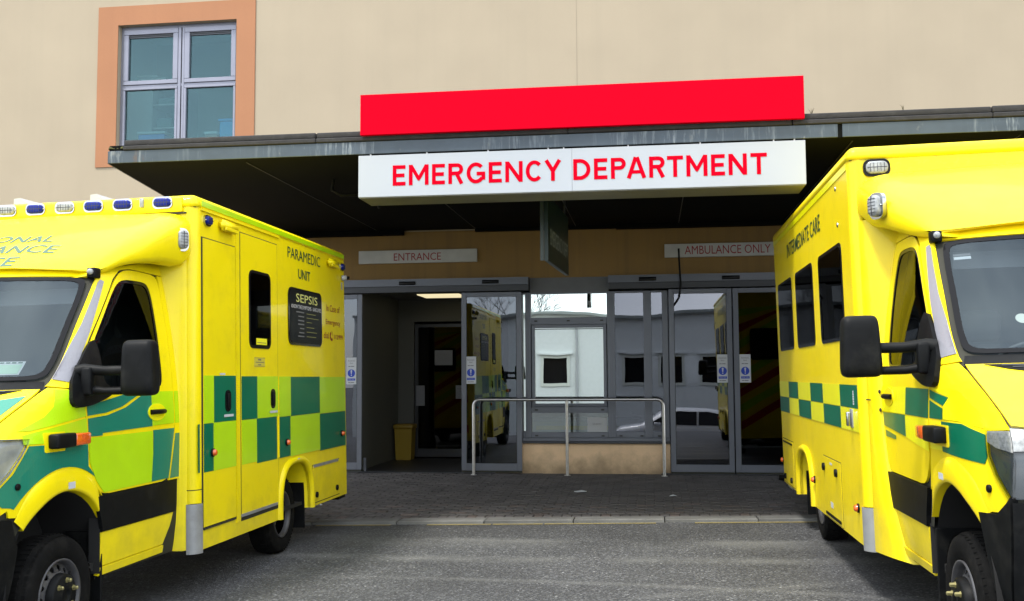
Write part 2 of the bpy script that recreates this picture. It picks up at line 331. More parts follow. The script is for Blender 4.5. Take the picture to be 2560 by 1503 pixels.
def rr(a0, a1, b0, b1, r=.02, n=5):
    pts = []
    for (cx, cy, t0) in ((a1-r, b1-r, 0), (a0+r, b1-r, 90), (a0+r, b0+r, 180), (a1-r, b0+r, 270)):
        for k in range(n+1): t = R(t0+90*k/n); pts.append((cx+r*math.cos(t), cy+r*math.sin(t)))
    return pts
def rect(a0, a1, b0, b1): return [(a0, b0), (a1, b0), (a1, b1), (a0, b1)]
def plate_mb(mb, outer, fn, off=.0, thick=.006, step=None, holes=(), mi=0, skirt=True, smooth=True):
    loops = [outer]+list(holes)
    vl = [[Vector((p[0], p[1], 0)) for p in lp] for lp in loops]; allp = [v for lp in vl for v in lp]
    b = bmesh.new(); bv = [b.verts.new(v) for v in allp]
    for t in tessellate_polygon(vl):
        try: b.faces.new([bv[i] for i in t])
        except ValueError: pass
    if step:
        sa, sb = (step, step) if not isinstance(step, (tuple, list)) else step
        for ax, st in ((0, sa), (1, sb)):
            if not st: continue
            lo = min(v[ax] for v in allp); hi = max(v[ax] for v in allp); k = math.floor(lo/st)+1
            while k*st < hi:
                co = [0, 0, 0]; co[ax] = k*st; no = [0, 0, 0]; no[ax] = 1
                bmesh.ops.bisect_plane(b, geom=b.verts[:]+b.edges[:]+b.faces[:], plane_co=co, plane_no=no, dist=1e-6); k += 1
    for f in b.faces:
        if f.normal.z == 0: f.normal_update()
        if f.normal.z < 0: f.normal_flip()
    b.verts.ensure_lookup_table(); b.verts.index_update()
    top = [fn(v.co.x, v.co.y, off) for v in b.verts]
    fl_ = [[v.index for v in f.verts] for f in b.faces]
    big = max(b.faces, key=lambda f: f.calc_area()); q_ = [top[v.index] for v in big.verts]; c_ = big.calc_center_median()
    if (q_[1]-q_[0]).cross(q_[2]-q_[0]).dot(fn(c_.x, c_.y, off+.01)-fn(c_.x, c_.y, off)) < 0: fl_ = [f[::-1] for f in fl_]
    mb.add(top, fl_, smooth, mi)
    if skirt and thick:
        low = {}
        vs = []; fs = []
        for e in b.edges:
            if len(e.link_faces) == 1:
                i, j = e.verts[0], e.verts[1]; k = len(vs)
                vs += [fn(i.co.x, i.co.y, off), fn(j.co.x, j.co.y, off), fn(j.co.x, j.co.y, off-thick), fn(i.co.x, i.co.y, off-thick)]; fs.append([k, k+1, k+2, k+3])
        mb.add(vs, fs, False, mi)
    b.free(); return mb
def plate(name, m, parent, outer, fn, off=.0, thick=.006, step=None, holes=(), skirt=True):
    return plate_mb(MB(), outer, fn, off, thick, step, holes, skirt=skirt).build(name, m, parent, recalc=False)
def text(name, s, m, parent, fn, a0, a1, b0, b1, off=.002, bold=0, sub=False, ext=0.0, depth=.0):
    cu = bpy.data.curves.new('t', 'FONT'); cu.body = s; cu.offset = bold; cu.resolution_u = 3; cu.extrude = 0
    cu.align_x = 'CENTER'; cu.space_line = 1.0
    ob = bpy.data.objects.new('t', cu); COL.objects.link(ob)
    dg = bpy.context.evaluated_depsgraph_get(); me = bpy.data.meshes.new_from_object(ob.evaluated_get(dg))
    bpy.data.objects.remove(ob); bpy.data.curves.remove(cu)
    b = bmesh.new(); b.from_mesh(me); bpy.data.meshes.remove(me)
    bmesh.ops.triangulate(b, faces=b.faces[:])
    xs = [v.co.x for v in b.verts]; ys = [v.co.y for v in b.verts]; x0, x1, y0, y1 = min(xs), max(xs), min(ys), max(ys)
    b.verts.index_update()
    mb = MB(); tp = [fn(a0+(a1-a0)*(v.co.x-x0)/(x1-x0), b0+(b1-b0)*(v.co.y-y0)/(y1-y0), off) for v in b.verts]
    mb.add(tp, [[v.index for v in f.verts] for f in b.faces])
    b.free(); return mb.build(name, m, parent, recalc=False)
def bars(name, m, parent, fn, rows, off=.002):
    """unreadable small print: a few short dashes"""
    mb = MB()
    for (a0, a1, b0, h) in rows: plate_mb(mb, rect(a0, a1, b0, b0+h), fn, off, .0005, skirt=False)
    return mb.build(name, m, parent, kind='stuff', recalc=False)
def lamp(name, parent, fn, ca, cb, wd, ht, bez, lens, t=.03, r=None, label=None):
    """oval warning lamp: bezel with a domed lens as its child"""
    r = r or min(wd, ht)*.38; mb = MB()
    plate_mb(mb, rr(ca-wd/2, ca+wd/2, cb-ht/2, cb+ht/2, r), fn, t*.45, t*.5)
    for k in (-1, 1): mb.lathe([(t*.45, .006), (t*.62, .006), (t*.64, .0)], fn(ca+k*(wd/2-.011), cb, 0), fn(ca, cb, 1)-fn(ca, cb, 0), 8)
    o = mb.build(name, bez, parent, recalc=False)
    if label: o['label'] = label
    iw, ih = wd/2-min(wd, ht)*.14, ht/2-min(wd, ht)*.14; rows = []
    base = rr(ca-iw, ca+iw, cb-ih, cb+ih, min(r*.8, iw*.95, ih*.95))
    for sc, d in ((1, .3), (1, .8), (.92, 1.0), (.6, 1.08), (0, 1.1)):
        rows.append([fn(ca+(p[0]-ca)*sc, cb+(p[1]-cb)*sc, t*d) for p in base])
    MB().grid(rows, close=True).build('lens', lens, o)
    mb = MB(); horiz = wd >= ht; la, lb = (iw, ih) if horiz else (ih, iw)
    def bar_(a, b, ha, hb):
        if not horiz: a, b, ha, hb = b, a, hb, ha
        plate_mb(mb, rect(ca+a-ha, ca+a+ha, cb+b-hb, cb+b+hb), fn, t*1.12, t*.3, smooth=False)
    bar_(0, 0, la*.9, .0022)
    for k in (-2, -1, 0, 1, 2): bar_(la*.32*k, 0, .0016, lb*.72)
    mb.build('lens_ribs', LENSR, o, kind='stuff', recalc=False)
    return o
def cat(tab, w):
    """smooth interpolation of a table of (w, value)"""
    if w <= tab[0][0]: return tab[0][1]
    if w >= tab[-1][0]: return tab[-1][1]
    for i in range(len(tab)-1):
        if tab[i][0] <= w <= tab[i+1][0]: break
    x0, y0 = tab[i]; x1, y1 = tab[i+1]; h = x1-x0; t = (w-x0)/h; dl = (y1-y0)/h
    def slope(j):
        if j <= 0 or j >= len(tab)-1: return None
        a = (tab[j][1]-tab[j-1][1])/(tab[j][0]-tab[j-1][0]); b = (tab[j+1][1]-tab[j][1])/(tab[j+1][0]-tab[j][0])
        return 0 if a*b <= 0 else 2*a*b/(a+b)
    m0 = slope(i); m1 = slope(i+1); m0 = dl if m0 is None else m0; m1 = dl if m1 is None else m1
    return (2*t**3-3*t*t+1)*y0+(t**3-2*t*t+t)*h*m0+(-2*t**3+3*t*t)*y1+(t**3-t*t)*h*m1

def chaikin(p, it=2):
    for _ in range(it):
        q = []
        for i in range(len(p)):
            a, b = p[i], p[(i+1) % len(p)]; L_ = math.hypot(b[0]-a[0], b[1]-a[1]); k = min(.25, .05/max(L_, 1e-6))
            q += [(a[0]+(b[0]-a[0])*k, a[1]+(b[1]-a[1])*k), (b[0]-(b[0]-a[0])*k, b[1]-(b[1]-a[1])*k)]
        p = q
    return p
TILT = R(1.2)
def zr(X): return -0.20+0.021*(max(-14, min(14, X))+3.4)
def ss(t): t = max(0, min(1, t)); return t*t*(3-2*t)
def zground(X, Y): return zr(X)-1.05*ss((1.6-Y)/4.6)

# ------------------------------------------------------------------ ground, kerb, pavement
rows = []
def axis(a, b, far, st): return [-far, -60, -30, -20]+[a+(b-a)*i/st for i in range(st+1)]+[20, 30, 60, far]
xs = axis(-14, 14, 200, 28); KY = 10.93
ys = [-200, -60, -30, -20, -14, -10, -8, -6, -5, -4, -3, -2, -1, 0, 1, 2, 3, 4, 6, 8, 10, KY]
MB().grid([[Vector((x, y, zground(x, y))) for x in xs] for y in ys]).build('road', ASPH, kind='structure', recalc=False)
def zpave(X, Y):
    t = (Y-11.2)/(14.95-11.2); return (zr(X)+.03)*(1-t)+(-.004)*t
xp = [-30, -14]+[-14+i for i in range(1, 28)]+[14, 30]
pave = MB().grid([[Vector((x, y, zpave(x, y)-.012)) for x in xp] for y in (11.19, 12, 13, 14, 14.95)]).build('pavement', MORT, kind='structure', recalc=False)
MB().grid([[Vector((x, y, -.016)) for x in (-200, -30, 14, 30, 200)] for y in (14.95, 60, 200)], False).build('ground', MORT, kind='structure', recalc=False)
def slab(mb, c, hx, hy, top, dep, gx=0, gy=0):
    """one paver, top following the slope gx, gy, with chamfered edge"""
    e = .006; vs = []
    for (k, z) in ((1, -dep), (1, -e), (1-e/min(hx, hy), 0)):
        for sx, sy in ((-1, -1), (1, -1), (1, 1), (-1, 1)):
            x, y = sx*hx*k, sy*hy*k; vs.append((c[0]+x, c[1]+y, top+z+gx*x+gy*y))
    fs = [[0, 1, 5, 4], [1, 2, 6, 5], [2, 3, 7, 6], [3, 0, 4, 7], [4, 5, 9, 8], [5, 6, 10, 9], [6, 7, 11, 10], [7, 4, 8, 11], [8, 9, 10, 11]]
    return mb.add(vs, fs)
# kerb stones, one object each, sharing one mesh
km = None; step = .96; kx = -3.74+step/2-step*8
for i in range(18):
    x = kx+i*step
    if km is None:
        mb = MB(); slab(mb, (0, 0), step/2-.006, .125, 0, .14, .021, 0); k = mb.build('kerb_stone', KERBM, None, recalc=False); km = k.data
    else: k = bpy.data.objects.new('kerb_stone', km); COL.objects.link(k)
    k.location = (x, 11.06, zr(x)+.032+random.uniform(-.003, .003)); k.rotation_euler.z = random.uniform(-.002, .002); k.parent = pave
MB().grid([[Vector((x, y, zr(x)-.02)) for x in xp] for y in (10.90, 11.25)]).build('kerb_bed', MORT, pave, recalc=False)
# thin yellow line along the kerb foot, broken by wear
mb = MB()
random.seed(3); x = -9
while x < 8:
    ln = random.uniform(.3, 1.3)
    mb.add([(x, 10.83, zr(x)+.004), (x+ln, 10.83, zr(x+ln)+.004), (x+ln, 10.905, zr(x+ln)+.004), (x, 10.905, zr(x)+.004)], [[0, 1, 2, 3]]); x += ln+random.choice([.0, .02, .12, .4])
mb.build('yellow_line', YLINE, kind='structure', recalc=False)
# paving bricks: a soldier course along the kerb, then running bond
gy = (-.004+.10)/3.75
br = []; 
for i in range(-90, 75):
    x = i*.106; br.append((x, 11.30, .050, .097))
row = 0; y = 11.455
while y < 14.9:
    off = .106*(row % 2)
    for i in range(-45, 38): br.append((i*.212+off, y, .103, .050))
    y += .106; row += 1
def seen(b): return -4.6 < b[0] < 2.3
br.sort(key=lambda b: (0 if seen(b) else 1, b[1]))
def bz(b): return zpave(b[0], b[1])
meshes = {}
mbs = MB(); n = 0
for b in br:
    j = random.uniform(-.0035, .0035)
    if n < 295 and seen(b):
        key = (b[2], n % 7 == 3)
        if key not in meshes:
            mb = MB(); slab(mb, (0, 0), b[2], b[3], 0, .05); o = mb.build('brick', BRKR if key[1] else BRK, None, recalc=False); meshes[key] = o.data
        else: o = bpy.data.objects.new('brick', meshes[key]); COL.objects.link(o)
        o.location = (b[0], b[1], bz(b)+j); o.rotation_euler = (.0, -.012, random.uniform(-.01, .01)); o.parent = pave; n += 1
    else: slab(mbs, (b[0], b[1]), b[2], b[3], bz(b)+j, .05)
mbs.build('far_bricks', BRK, pave, kind='stuff', recalc=False)
# litter on the pavement: flattened white scraps
def scrap(x, y, s, label):
    n = 9; mb = MB(); ring = [Vector((x+s*math.cos(2*math.pi*k/n)*random.uniform(.7, 1.1), y+s*.9*math.sin(2*math.pi*k/n)*random.uniform(.6, 1.1), zpave(x, y)+.006+random.uniform(0, .012))) for k in range(n)]
    c = Vector((x, y, zpave(x, y)+.026)); lowr = [p-Vector((0, 0, .004)) for p in ring]
    mb.add(ring+[c]+lowr, [[k, (k+1) % n, n] for k in range(n)]+[[n+1+k, n+1+(k+1) % n, (k+1) % n, k] for k in range(n)], False)
    tag(mb.build('litter_scrap', PAPER, None, base=(x, y, zpave(x, y))), label, 'litter', 'white scraps of litter on the pavement')
scrap(-.92, 13.05, .095, 'largest white paper scrap on the dark paving in front of the middle railing post')
scrap(.22, 12.65, .05, 'crumpled white scrap on the paving toward the ambulance doors')
scrap(-4.0, 12.05, .018, 'tiny pale scrap on the paving near the left ambulance')

# ------------------------------------------------------------------ the hospital building
hosp = thing('hospital_building', 'beige rendered hospital building with an orange framed window and glazed entrance under a canopy', 'building', (0, 15, 0))
FY = 15.0
fx = flat((0, FY, 0), (1, 0, 0), (0, 0, 1))      # normal points to -Y (towards the camera)
WX0, WX1, WZ0, WZ1 = -8.405, -6.415, 5.05, 7.05
plate('upper_wall', WALL, hosp, rect(-30, 16, 3.60, 13), fx, 0, .30, holes=[rect(WX0, WX1, WZ0, WZ1)])
plate('lower_wall', WALLSHADE, hosp, [(-30, 2.85), (16, 2.85), (16, 3.595), (-30, 3.595)], fx, -.004, .2)
plate('side_wall', WALL, hosp, rect(-30, -5.35, -.02, 2.847), fx, 0, .25)
plate('side_wall', WALL, hosp, rect(2.95, 16, -.02, 2.847), fx, 0, .25)
plate('orange_surround', ORANGE, hosp, rect(-8.745, -6.105, 4.755, 7.362), fx, .018, .016, holes=[rect(WX0, WX1, WZ0, WZ1)])
mb = MB(); plate_mb(mb, rect(-1.06, -1.05, 4.3, 13), fx, .002, .001); mb.build('wall_joint', mat('joint_beige', (.27, .225, .16), .9), hosp, recalc=False)  # expansion joint: thin strip slightly darker than the wall
for (x, z) in ((-4.05, 5.68),): MB().lathe([(0, .035), (.05, .035), (.05, 0)], (x, FY, z), (0, -1, 0), 10).build('wall_fixing', WHITE, hosp)
# upper window: four casements
win = MB().box(WX0, WX1, 15.10, 15.16, WZ1-.045, WZ1).box(WX0, WX0+.04, 15.10, 15.16, WZ0, WZ1-.045).box(WX1-.04, WX1, 15.10, 15.16, WZ0, WZ1-.045).box(-7.43, -7.385, 15.09, 15.16, WZ0, WZ1-.045).box(-7.365, -7.33, 15.09, 15.16, WZ0, WZ1-.045).box(WX0+.04, WX1-.04, 15.10, 15.155, 6.055, 6.09).build('window', FRAMEL, hosp)
MB().box(WX0, WX1, 15.18, 15.20, WZ0-.06, WZ0).build('window_sill', FRAMEL, win)
MB().box(-7.384, -7.366, 15.11, 15.15, WZ0, WZ1-.045).build('frame_gap', SEAM, win)
for (a0, a1, b0, b1, fw) in ((WX0+.045, -7.435, 6.095, 7.0, .085), (-7.325, WX1-.045, 6.095, 7.0, .085), (WX0+.045, -7.435, WZ0+.02, 6.05, .04), (-7.325, WX1-.045, WZ0+.02, 6.05, .04)):
    mb = MB().box(a0, a1, 15.08, 15.14, b1-fw, b1, .006, 1).box(a0, a1, 15.08, 15.14, b0, b0+fw*.8, .006, 1).box(a0, a0+fw, 15.08, 15.14, b0+fw*.8, b1-fw, .006, 1).box(a1-fw, a1, 15.08, 15.14, b0+fw*.8, b1-fw, .006, 1)
    mb.build('casement', FRAMEL, win)
    if fw > .05: MB().box(a0+fw, a1-fw, 15.105, 15.13, b1-fw-.05, b1-fw-.03).box(a0+fw, a1-fw, 15.105, 15.13, b1-fw-.022, b1-fw-.004).build('trickle_vent', FRAMED, win)
    MB().box(a0+fw, a1-fw, 15.122, 15.128, b0+fw*.8, b1-fw).build('pane', UPG, win)
# room behind the upper window
INR = mat('office_wall', (.45, .52, .52), .8); 
mb = MB().box(-9.2, -5.6, 17.6, 17.7, 4.9, 7.6).box(-9.2, -9.1, 15.3, 17.6, 4.9, 7.6).box(-5.7, -5.6, 15.3, 17.6, 4.9, 7.6).box(-9.2, -5.6, 15.3, 17.7, 7.6, 7.7).box(-9.2, -5.6, 15.3, 17.7, 4.8, 4.9); mb.build('upper_room', INR, hosp)
def crate(name, x0, x1, y0, y1, z0, z1, m, lid, label, cat_):
    t = thing(name, label, cat_, ((x0+x1)/2, (y0+y1)/2, z0))
    mb = MB().box(x0, x1, y0, y1, z0, z1, .02, 2); mb.build('body', m, t)
    MB().box(x0-.015, x1+.015, y0-.015, y1+.015, z1+.002, z1+.045, .012, 2).build('lid', lid, t)
CARD = mat('cardboard', (.30, .22, .16), .9, var=.1)
crate('storage_box', -8.20, -7.74, 15.3, 15.6, 5.0, 5.34, mat('mid_blue_plastic', (.03, .12, .40), .5), WHITE, 'blue storage box with white lid standing behind the lower left pane upstairs', 'box')
crate('storage_crate', -6.82, -6.3, 15.3, 15.6, 5.0, 5.50, mat('light_blue_plastic', (.06, .32, .62), .5), mat('sky_blue_lid', (.06, .30, .60), .5), 'light blue plastic crate behind the lower right pane upstairs', 'crate')
crate('cardboard_box', -7.06, -6.85, 15.3, 15.6, 5.0, 5.30, CARD, PAPER, 'small brown cardboard box beside the light blue crate upstairs', 'box')
t = thing('shelving_unit', 'pale shelving cabinet with open shelves standing behind the left panes upstairs', 'shelf', (-8.1, 16.3, 4.9))
MB().box(-9.05, -8.32, 16.0, 16.5, 4.9, 6.35).build('cabinet', WHITE, t)
for z in (5.2, 5.6, 6.0, 6.3): MB().box(-8.31, -7.78, 16.0, 16.5, z, z+.03).build('shelf', WHITE, t)
for x in (-7.775,): MB().box(x, x+.03, 16.0, 16.5, 4.9, 6.35).build('side_panel', WHITE, t)
mb = MB(); 
for (z, xa, xb, h) in ((5.63, -8.28, -8.0, .18), (5.23, -8.25, -7.85, .25), (6.03, -8.25, -7.9, .12)): mb.box(xa, xb, 16.05, 16.4, z, z+h, .02, 1)
tag(mb.build('folders', mat('folder_card', (.12, .2, .2), .7), None, base=(-7.7, 16.2, 5.2)), 'dark folders stacked on the open shelves upstairs', 'folders')
t = thing('white_carton', 'white carton lying on top of the shelving cabinet upstairs', 'box', (-8.35, 16.2, 6.35))
MB().box(-8.6, -8.1, 16.0, 16.4, 6.355, 6.5, .02, 1).build('body', WHITE, t); MB().box(-8.61, -8.25, 15.98, 16.2, 6.502, 6.53, .005, 1).build('flap', PAPER, t)

# canopy: chamfered plan, fascia, bitumen upstand
CY = 9.708; CX1 = 7.5
zS = 3.615
mb = MB()
pl = [(-5.51, CY), (CX1, CY), (CX1, FY-.002), (-6.44, FY-.002)]
n = len(pl)
mb.add([(p[0], p[1], zS) for p in pl]+[(p[0], p[1], 3.80) for p in pl], [[3, 2, 1, 0], [4, 5, 6, 7]]+[[k, (k+1) % n, n+(k+1) % n, n+k] for k in range(n)])
can = mb.build('canopy', SOFF, hosp)
FW = .006
def fpanel(x0, x1):
    MB().box(x0, x1, CY-.014, CY-.001, zS, 3.742, .004, 1).build('fascia_panel', FASC, can)
fpanel(-5.52, 1.745); fpanel(1.785, CX1)
d = (Vector((-6.44, FY-.01, 0))-Vector((-5.51, CY, 0))).normalized(); cf = flat((-5.515, CY, 0), -d, (0, 0, 1))
plate('fascia_panel', FASC, can, rect(-5.2, 0, zS, 3.742), cf, .012, .012)
mb = MB()
x = -5.35; random.seed(11)
while x < CX1:
    ln = min(random.uniform(1.6, 2.6), CX1-x)
    dz = random.uniform(-.008, .012)
    mb.box(x, x+ln-.004, CY-.03, CY+.30, 3.745, 3.79, .008, 1); mb.box(x, x+ln-.01, CY-.01, CY+.28, 3.792, 3.85+dz, .012, 2); x += ln
mb.build('roof_upstand', UPST, can)
MB().add([(-5.5, CY+.31, 3.812), (CX1, CY+.31, 3.812), (CX1, FY-.004, 3.812), (-6.4, FY-.004, 3.812)], [[0, 1, 2, 3]]).build('roof_felt', UPST, can)
mb = MB()
for i in range(70):    # moss at the open end of the upstand
    x, y, z = random.uniform(-5.52, -5.30), random.uniform(CY-.01, CY+.2), 3.765; s = random.uniform(.008, .022)
    mb.lathe([(0, s), (s*.8, s*.8), (s*1.3, 0)], (x, y, z), (0, 0, 1), 6)
moss = mb.build('moss', mat('moss_green', (.05, .05, .012), .95, var=.5, vscale=40), can, kind='stuff')
# soffit boards and stray cable
mb = MB()
for x in (-4.1, -2.6, -1.1, .4, 1.9, 3.4, 5): mb.box(x, x+.012, CY+.15, FY-.1, zS-.006, zS-.001)
mb.build('soffit_joint', mat('soffit_strip', (.03, .03, .03), .5), can)
MB().box(-6.3, -3.7, FY-.16, FY-.006, zS-.075, zS-.002).box(-2.6, -.5, FY-.10, FY-.006, zS-.05, zS-.002).box(-.5, 2.4, FY-.16, FY-.006, zS-.065, zS-.002).build('soffit_trim', SOFF, can)
MB().tube([(-3.5, 10.9, zS), (-3.52, 10.9, zS-.12), (-3.42, 10.92, zS-.18), (-3.2, 10.95, zS-.17), (-3.05, 11.0, zS-.2), (-3.0, 11.0, zS-.32)], .018).build('cable', BLK, can)
for (x, z, s) in ((1.52, 3.86, .05), (2.35, 3.87, .05)):   # stray weeds on the roof edge
    mb = MB()
    for k in range(6): a = random.uniform(0, 6.28); mb.tube([(x, CY+.05, z-.02), (x+.012*math.cos(a), CY+.05+.012*math.sin(a), z+s*.5), (x+.03*math.cos(a), CY+.05+.03*math.sin(a), z+s)], [.003, .002, .0006], 4)
    tag(mb.build('weed', mat('dry_weed', (.06, .05, .02), .9), None, base=(x, CY+.05, z-.02)), 'small dry weed sprouting from the canopy edge '+('just right of the red panel' if x < 2 else 'above the right ambulance'), 'weed', 'weeds on the canopy edge')

# ---- signs
sg = tag(MB().box(-2.825, 1.437, CY-.085, CY-.034, 3.789, 4.195, .004, 1).build('red_sign', RED, None, base=(-.7, CY-.1, 3.812)), 'long blank bright red panel standing on the front edge of the canopy', 'sign')
es = thing('emergency_sign', 'long white box sign with red EMERGENCY DEPARTMENT lettering hung below the canopy edge', 'sign', (-.7, CY+.2, 3.18))
for (a, b) in ((-2.862, -.7405), (-.7393, 1.448)): MB().box(a, b, CY-.012, CY+.45, 3.183, 3.600, .003, 1).build('sign_panel', SIGNW, es)
MB().box(-2.855, 1.442, CY+.0, CY+.455, 3.176, 3.1825).build('underside', SIGNU, es)
fs = flat((0, CY-.0125, 0), (1, 0, 0), (0, 0, 1))
# lettering: geometric sans-serif drawn as strokes
def stroke_text(s, mb, a0, b0, wd, ht, st, fn, off, th):
    """upright capital letters built from strokes; advance widths proportional"""
    W_ = {'E': .56, 'M': .86, 'R': .64, 'G': .80, 'N': .74, 'C': .74, 'Y': .74, ' ': .24, 'D': .72, 'P': .62, 'A': .82, 'T': .66}
    gap = .15; KERN = {'CY': -.11, 'PA': -.12, 'Y ': -.02, 'AR': -.03, 'RT': -.05, 'TM': -.02, 'NC': -.02}; tot = sum(W_[c] for c in s)+gap*(len(s)-1)+sum(KERN.get(s[i:i+2], 0) for i in range(len(s))); sx = wd/tot; x = a0; k = 0
    def bar(p, q, t=st):
        nonlocal k
        p, q = Vector(p), Vector(q); d = (q-p).normalized(); m = Vector((-d.y, d.x))*t/2
        plate_mb(mb, [tuple(p-m), tuple(q-m), tuple(q+m), tuple(p+m)], fn, off+k*.00012, th, smooth=False); k = (k+1) % 6
    def arc(c, rx, ry, t0, t1, t=st, n=20):
        nonlocal k
        o = [(c[0]+(rx)*math.cos(R(t0+(t1-t0)*i/n)), c[1]+(ry)*math.sin(R(t0+(t1-t0)*i/n))) for i in range(n+1)]
        i_ = [(c[0]+(rx-t)*math.cos(R(t0+(t1-t0)*i/n)), c[1]+(ry-t)*math.sin(R(t0+(t1-t0)*i/n))) for i in range(n+1)]
        plate_mb(mb, o+i_[::-1], fn, off+k*.00012, th, smooth=False); k = (k+1) % 6
    for i_, c in enumerate(s):
        nxt = s[i_+1] if i_+1 < len(s) else ''; w_ = W_[c]*sx; x0, x1 = x, x+w_; y0, y1 = b0, b0+ht; h = st/2; ym = (y0+y1)/2
        if c in 'EDPRBMN': bar((x0+h, y0), (x0+h, y1))
        if c == 'E':
            bar((x0+st, y1-h), (x1, y1-h)); bar((x0+st, ym), (x1-w_*.08, ym)); bar((x0+st, y0+h), (x1, y0+h))
        elif c == 'M':
            bar((x1-h, y0), (x1-h, y1)); xm = (x0+x1)/2; bar((x0+h*1.1, y1-st*.15), (xm, y0+ht*.30), st*.92); bar((xm, y0+ht*.30), (x1-h*1.1, y1-st*.15), st*.92)
            plate_mb(mb, [(xm-h*.8, y0+ht*.36), (xm-h*.45, y0+ht*.22), (xm+h*.45, y0+ht*.22), (xm+h*.8, y0+ht*.36)], fn, off+.0009, th, smooth=False)
        elif c == 'N': bar((x1-h, y0), (x1-h, y1)); bar((x0+h*1.2, y1-h*.6), (x1-h*1.2, y0+h*.6))
        elif c == 'T': bar((x0, y1-h), (x1, y1-h)); bar(((x0+x1)/2, y0), ((x0+x1)/2, y1-st))
        elif c == 'A':
            xm = (x0+x1)/2; bar((x0+h*1.05, y0), (xm-h*.3, y1), st); bar((x1-h*1.05, y0), (xm+h*.3, y1), st); bar((x0+w_*.22, y0+ht*.30), (x1-w_*.22, y0+ht*.30), st*.9)
        elif c == 'Y':
            xm = (x0+x1)/2; bar((xm, y0), (xm, ym)); bar((xm, ym-h*.3), (x0+h*1.1, y1)); bar((xm, ym-h*.3), (x1-h*1.1, y1))
        elif c in 'PR':
            ry = ht*.29; cy = y1-ry; cx = x1-ry*1.0
            bar((x0+st, y1-h), (cx, y1-h)); bar((x0+st, y1-2*ry+h), (cx, y1-2*ry+h)); arc((cx, cy), x1-cx, ry, -90, 90)
            if c == 'R': bar((cx-h*.2, y1-2*ry+h*.6), (x1-h*.8, y0+.0005))
        elif c == 'D':
            rx = min(w_*.68, ht/2); cx = x1-rx; bar((x0+st, y1-h), (cx, y1-h)); bar((x0+st, y0+h), (cx, y0+h)); arc((cx, ym), rx, ht/2, -90, 90, n=26)
        elif c == 'C': arc(((x0+x1)/2, ym), w_/2, ht/2+.002, 42, 318, n=34)
        elif c == 'G':
            arc(((x0+x1)/2, ym), w_/2, ht/2+.002, 42, 326, n=34); bar((x1-w_*.46, ym-h*.4), (x1, ym-h*.4)); bar((x1-h, ym), (x1-h, y0+ht*.16))
        x = x1+(gap+KERN.get(c+nxt, 0))*sx
for word, a0_, wd_ in (('EMERGENCY', -2.512, 1.672), ('DEPARTMENT', -.728, 1.821)):
    mb = MB(); stroke_text(word, mb, a0_, 3.289, wd_, .203, .037, fs, .002, .002); mb.build('lettering', TXTRB, es, recalc=False)
mb = MB()
for x in (-2.74, -2.17, -1.56, -.97, -.82, -.2, .48, 1.16, 1.35): mb.box(x-.006, x+.006, CY-.010, CY+.02, 3.601, 3.6145)
mb.build('hanger', WHITE, es)
def wall_sign(x0, x1, z0, z1, s, tx0, tx1, tz0, tz1, label):
    o = thing('wall_sign', label, 'sign', ((x0+x1)/2, FY-.03, z0))
    MB().box(x0, x1, FY-.05, FY-.006, z0, z1, .003, 1).build('board', mat('aged_sign_board', (.50, .50, .47), .5, var=.08), o)
    text('lettering', s, TXTR, o, flat((0, FY-.05, 0), (1, 0, 0), (0, 0, 1)), tx0, tx1, tz0, tz1, .002, bold=.0)
wall_sign(-4.40, -2.58, 3.118, 3.314, 'ENTRANCE', -3.853, -3.127, 3.155, 3.268, 'pale wall board reading ENTRANCE in dark red above the sliding doors')
wall_sign(.198, 2.06, 3.118, 3.314, 'AMBULANCE ONLY', .487, 1.708, 3.158, 3.282, 'pale wall board reading AMBULANCE ONLY in dark red above the right doors')
# green sign hanging at right angles under the canopy
hs = thing('hanging_sign', 'dark green double-sided sign hanging at a right angle beneath the canopy', 'sign', (-1.06, 11.85, 2.66))
GRN = mat('dark_green_sign', (.005, .020, .014), .4, var=.2)
a, b = Vector((-1.12, 11.0, 0)), Vector((-1.04, 12.75, 0)); hd = (b-a).normalized()
hfn = flat(a+Vector((.012, 0, 0)), hd, (0, 0, 1))        # its right face
plate('board', GRN, hs, rect(0, 1.75, 2.665, 3.40), hfn, 0, .045)
plate('edge_trim', mat('green_grey_trim', (.035, .05, .045), .4), hs, rect(-.045, -.006, 2.665, 3.40), flat(a+Vector((-.03, -.008, 0)), (1, 0, 0), (0, 0, 1)), 0, .01)
text('lettering', 'EMERGENCY DEPT', mat('faded_sign_lettering', (.30, .34, .31), .6), hs, hfn, .16, 1.68, 2.86, 3.04, .002)
for q in (.2, 1.5):
    p = a+hd*q; MB().box(p.x-.012, p.x+.008, p.y, p.y+.025, 3.395, zS-.002).build('hanger', FRAMED, hs)

MB().tube([(.395, 14.74, 3.22), (.40, 14.72, 3.0), (.415, 14.72, 2.72), (.39, 14.72, 2.52), (.32, 14.72, 2.42)], .014).build('hanging_cable', BLK, hosp)
